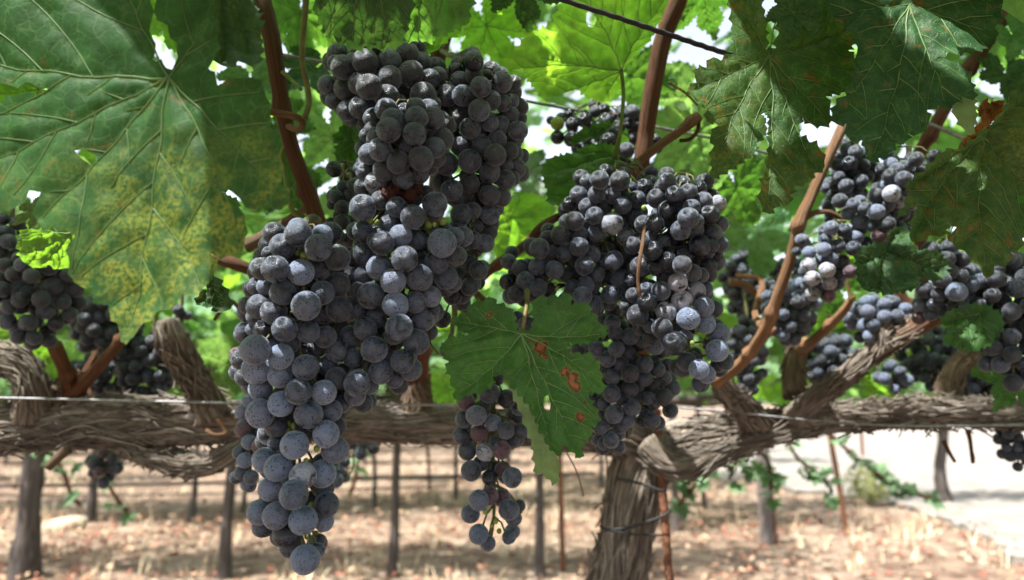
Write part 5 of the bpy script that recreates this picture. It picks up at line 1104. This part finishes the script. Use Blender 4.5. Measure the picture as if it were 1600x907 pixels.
# hanging shoots of the next row, right of the trunk
def shoot(label, pts, n, size, seed, w_=6, cat='shoot'):
    rs_ = np.random.default_rng(seed); base = P(*pts[0]); e = empty('vine_shoot', base); tag(e, label, cat)
    V, Fc, uv, fr = tube([P(*p) - base for p in pts], [w_ / 2 / F * p[2] for p in pts], .02, 8); link('stem', mesh('stem', V, Fc, M['cane'], uv), e)
    C_ = fr[0]; mb = MB()
    for k in range(n):
        c = C_[int(rs_.integers(len(C_)))] + rs_.normal(0, size * .45, 3); nrm = Vector((rs_.normal(0, .5), rs_.normal(-.5, .4), .7)).normalized()
        Rm = np.array(frame_from(nrm, (rs_.normal(0, .5), 0, -1))); V, Fc = LOW[int(rs_.integers(8))]; s_ = size * rs_.uniform(.6, 1.1)
        me = mesh('leaf', V @ Rm.T * s_, [f[::-1] for f in Fc], M['leaf_shoot'], V[:, :2] * s_ * 10); link('leaf', me, e, Vector(c))
M['leaf_shoot'] = leaf_mat('vine_leaf_shoot', col=(0.05, 0.12, 0.055), back=(0.09, 0.15, 0.08), trans=(0.12, 0.3, 0.05), tf=0.3, fine=False, var=.8)
shoot('long leafy shoot trailing right in front of the pale dirt track', [(1290, 670, 2.6), (1320, 700, 2.6), (1370, 740, 2.6), (1410, 765, 2.6), (1460, 780, 2.6)], 26, .040, 1)
shoot('leafy shoot drooping beneath the sunlit cordon near the grey post', [(1230, 690, 2.3), (1250, 720, 2.3), (1290, 750, 2.3), (1300, 772, 2.3)], 22, .035, 2)
shoot('drooping leaves right beside the old trunk under the curved arm', [(1180, 690, 1.9), (1150, 720, 1.9), (1140, 750, 1.9)], 16, .035, 3)
shoot('leaves hanging down in front of the broad weathered grey post', [(1160, 690, 2.0), (1200, 720, 2.0), (1205, 770, 2.0)], 18, .034, 4)
shoot('pale blurred leaves low behind the fork of the old trunk', [(1060, 735, 2.2), (1090, 750, 2.2), (1060, 790, 2.2)], 12, .045, 5)
shoot('leafy shoot drooping below the left cordon beside the dark trunk', [(60, 690, 2.0), (95, 730, 2.0), (110, 770, 2.0), (125, 790, 2.0)], 10, .04, 6)
shoot('small sprig of leaves below the dark bunch under the left cordon', [(170, 760, 2.2), (190, 790, 2.2), (200, 800, 2.2)], 6, .035, 7)
shoot('thin leafy sprig right of the longest bunch over the straw', [(560, 700, 2.6), (556, 745, 2.6), (548, 770, 2.6)], 10, .03, 8)
# green shrub, stone, litter and straw
g = G(1360, 790); rs = np.random.default_rng(5); e = empty('shrub', g); tag(e, 'low rounded olive green shrub growing behind the leaning dark stake', 'shrub')
M['shrub'] = leaf_mat('shrub_leaf', col=(0.13, 0.15, 0.05), back=(0.15, 0.17, 0.07), trans=(0.25, 0.3, 0.06), fine=False)
mb = MB()
for k in range(900):
    v = Vector(rs.normal(0, 1, 3)).normalized() * rs.uniform(.5, 1.05); q = Vector((v.x * .26, v.y * .26, .2 + v.z * .2)); V, Fc = LOW[k % 8]
    Rm = np.array(frame_from(v + Vector((0, 0, .4)), (rs.normal(), rs.normal(), 1))); mb.add(V @ Rm.T * .018 * rs.uniform(.6, 1.3) + np.array(q), Fc, None, 0, rs.random())
link('foliage', mb.mesh('foliage', [M['shrub']]), e)
V, Fc, uv, _ = tube([Vector((0, 0, -.02)), Vector((.01, 0, .1)), Vector((0, .02, .22))], [.015, .012, .006], .02, 8); link('stem', mesh('stem', V, Fc, M['grey_bark'], uv), e)
sp = grape_mesh('stone', M['stone'], 'c', 40, 28)
for (px, py, sx, sz, lab) in ((98, 828, .17, .06, 'flat tan field stone lying behind the thick lower left trunk'), (560, 800, .06, .03, 'small pale stone in the straw near the thin trunk')):
    g = G(px, py); o = link('stone', sp, None, g + Vector((0, 0, sz * .5))); o.scale = (sx, sx * .7, sz); o.rotation_euler = (0, R(-10), .4); tag(o, lab, 'stone')
M['litter'] = newmat('dry_leaf_litter'); N = NT(M['litter']); at = N.n('Attribute', attribute_name='rnd').outputs['Fac']; rp = N.n('ValToRGB'); N.put(rp.inputs[0], at)
cr = rp.color_ramp; cr.elements[0].color = (.10, .03, .018, 1); cr.elements[1].color = (.34, .25, .17, 1)
for p_, c_ in ((.3, (.19, .06, .035, 1)), (.55, (.25, .13, .075, 1)), (.8, (.3, .2, .125, 1))): el = cr.elements.new(p_); el.color = c_
pb = N.n('BsdfPrincipled'); N.put(pb.inputs['Base Color'], rp.outputs[0]); pb.inputs['Roughness'].default_value = .85; N.out(pb.outputs[0])
rs = np.random.default_rng(9); mb = MB()
def litter_ok(x, y):
    px, py, d = project(Vector((x, y, 0)))
    if px > 1130:
        lim = np.interp(px, [1080, 1180, 1260, 1350, 1430, 1490, 1540, 1580, 1640], [738, 752, 768, 778, 792, 812, 838, 862, 895])
        return py > lim + rs.normal(0, 7)
    return True
for k in range(9000):
    y = rs.uniform(3.2, 15) if k % 3 else rs.uniform(3.2, 6.5); x = rs.uniform(-.8, .8) * y
    dens = vnoise(np.array([[x * 1.1, y * 1.6, 2.2]]))[0]
    if dens < rs.uniform(-.9, .5) or not litter_ok(x, y): continue
    nrm = Vector((rs.normal(0, .5), rs.normal(0, .5), 1)).normalized(); V, Fc = LOW[int(rs.integers(8))]; Rm = np.array(frame_from(nrm, (rs.normal(), rs.normal(), .1))); s_ = rs.uniform(.012, .034)
    V = V.copy(); V[:, 2] *= 2.2; mb.add(V @ Rm.T * s_ + np.array([x, y, .025 + rs.uniform(0, .03)]), Fc, None, 0, rs.random())
tag(link('leaf_litter', mb.mesh('leaf_litter', [M['litter']])), 'rust and tan dry leaves scattered over the soil between the rows', 'leaf litter', None, 'stuff')
M['straw'] = newmat('straw'); N = NT(M['straw']); at = N.n('Attribute', attribute_name='rnd').outputs['Fac']
pb = N.n('BsdfPrincipled'); N.put(pb.inputs['Base Color'], N.mix(at, (.34, .24, .14), (.6, .5, .34))); pb.inputs['Roughness'].default_value = .7; N.out(pb.outputs[0])
mb = MB()
for k in range(700):
    y = rs.uniform(3.3, 11); x = rs.uniform(-.8, .8) * y
    if not litter_ok(x, y) or vnoise(np.array([[x * .9, y * .9, 9.2]]))[0] < rs.uniform(-.6, .6): continue
    for j in range(12):
        a = rs.uniform(0, 6.28); L = rs.uniform(.06, .22); ln = rs.uniform(.2, 1.2); b = np.array([x + rs.normal(0, .04), y + rs.normal(0, .04), 0.0]); dr = np.array([math.cos(a) * ln, math.sin(a) * ln, 1]); dr /= np.linalg.norm(dr)
        sd = np.array([-math.sin(a), math.cos(a), 0]) * .0028; t = b + dr * L - np.array([0, 0, L * .3 * ln]); m_ = b + dr * L * .55
        mb.add(np.array([b - sd, b + sd, m_ + sd * .8, m_ - sd * .8, t]), [(0, 1, 2, 3), (3, 2, 4)], None, 0, rs.random())
tag(link('dry_grass', mb.mesh('dry_grass', [M['straw']], False)), 'tufts of dry straw coloured grass between the vine rows', 'dry grass', None, 'stuff')
print('objects', len(bpy.data.objects))
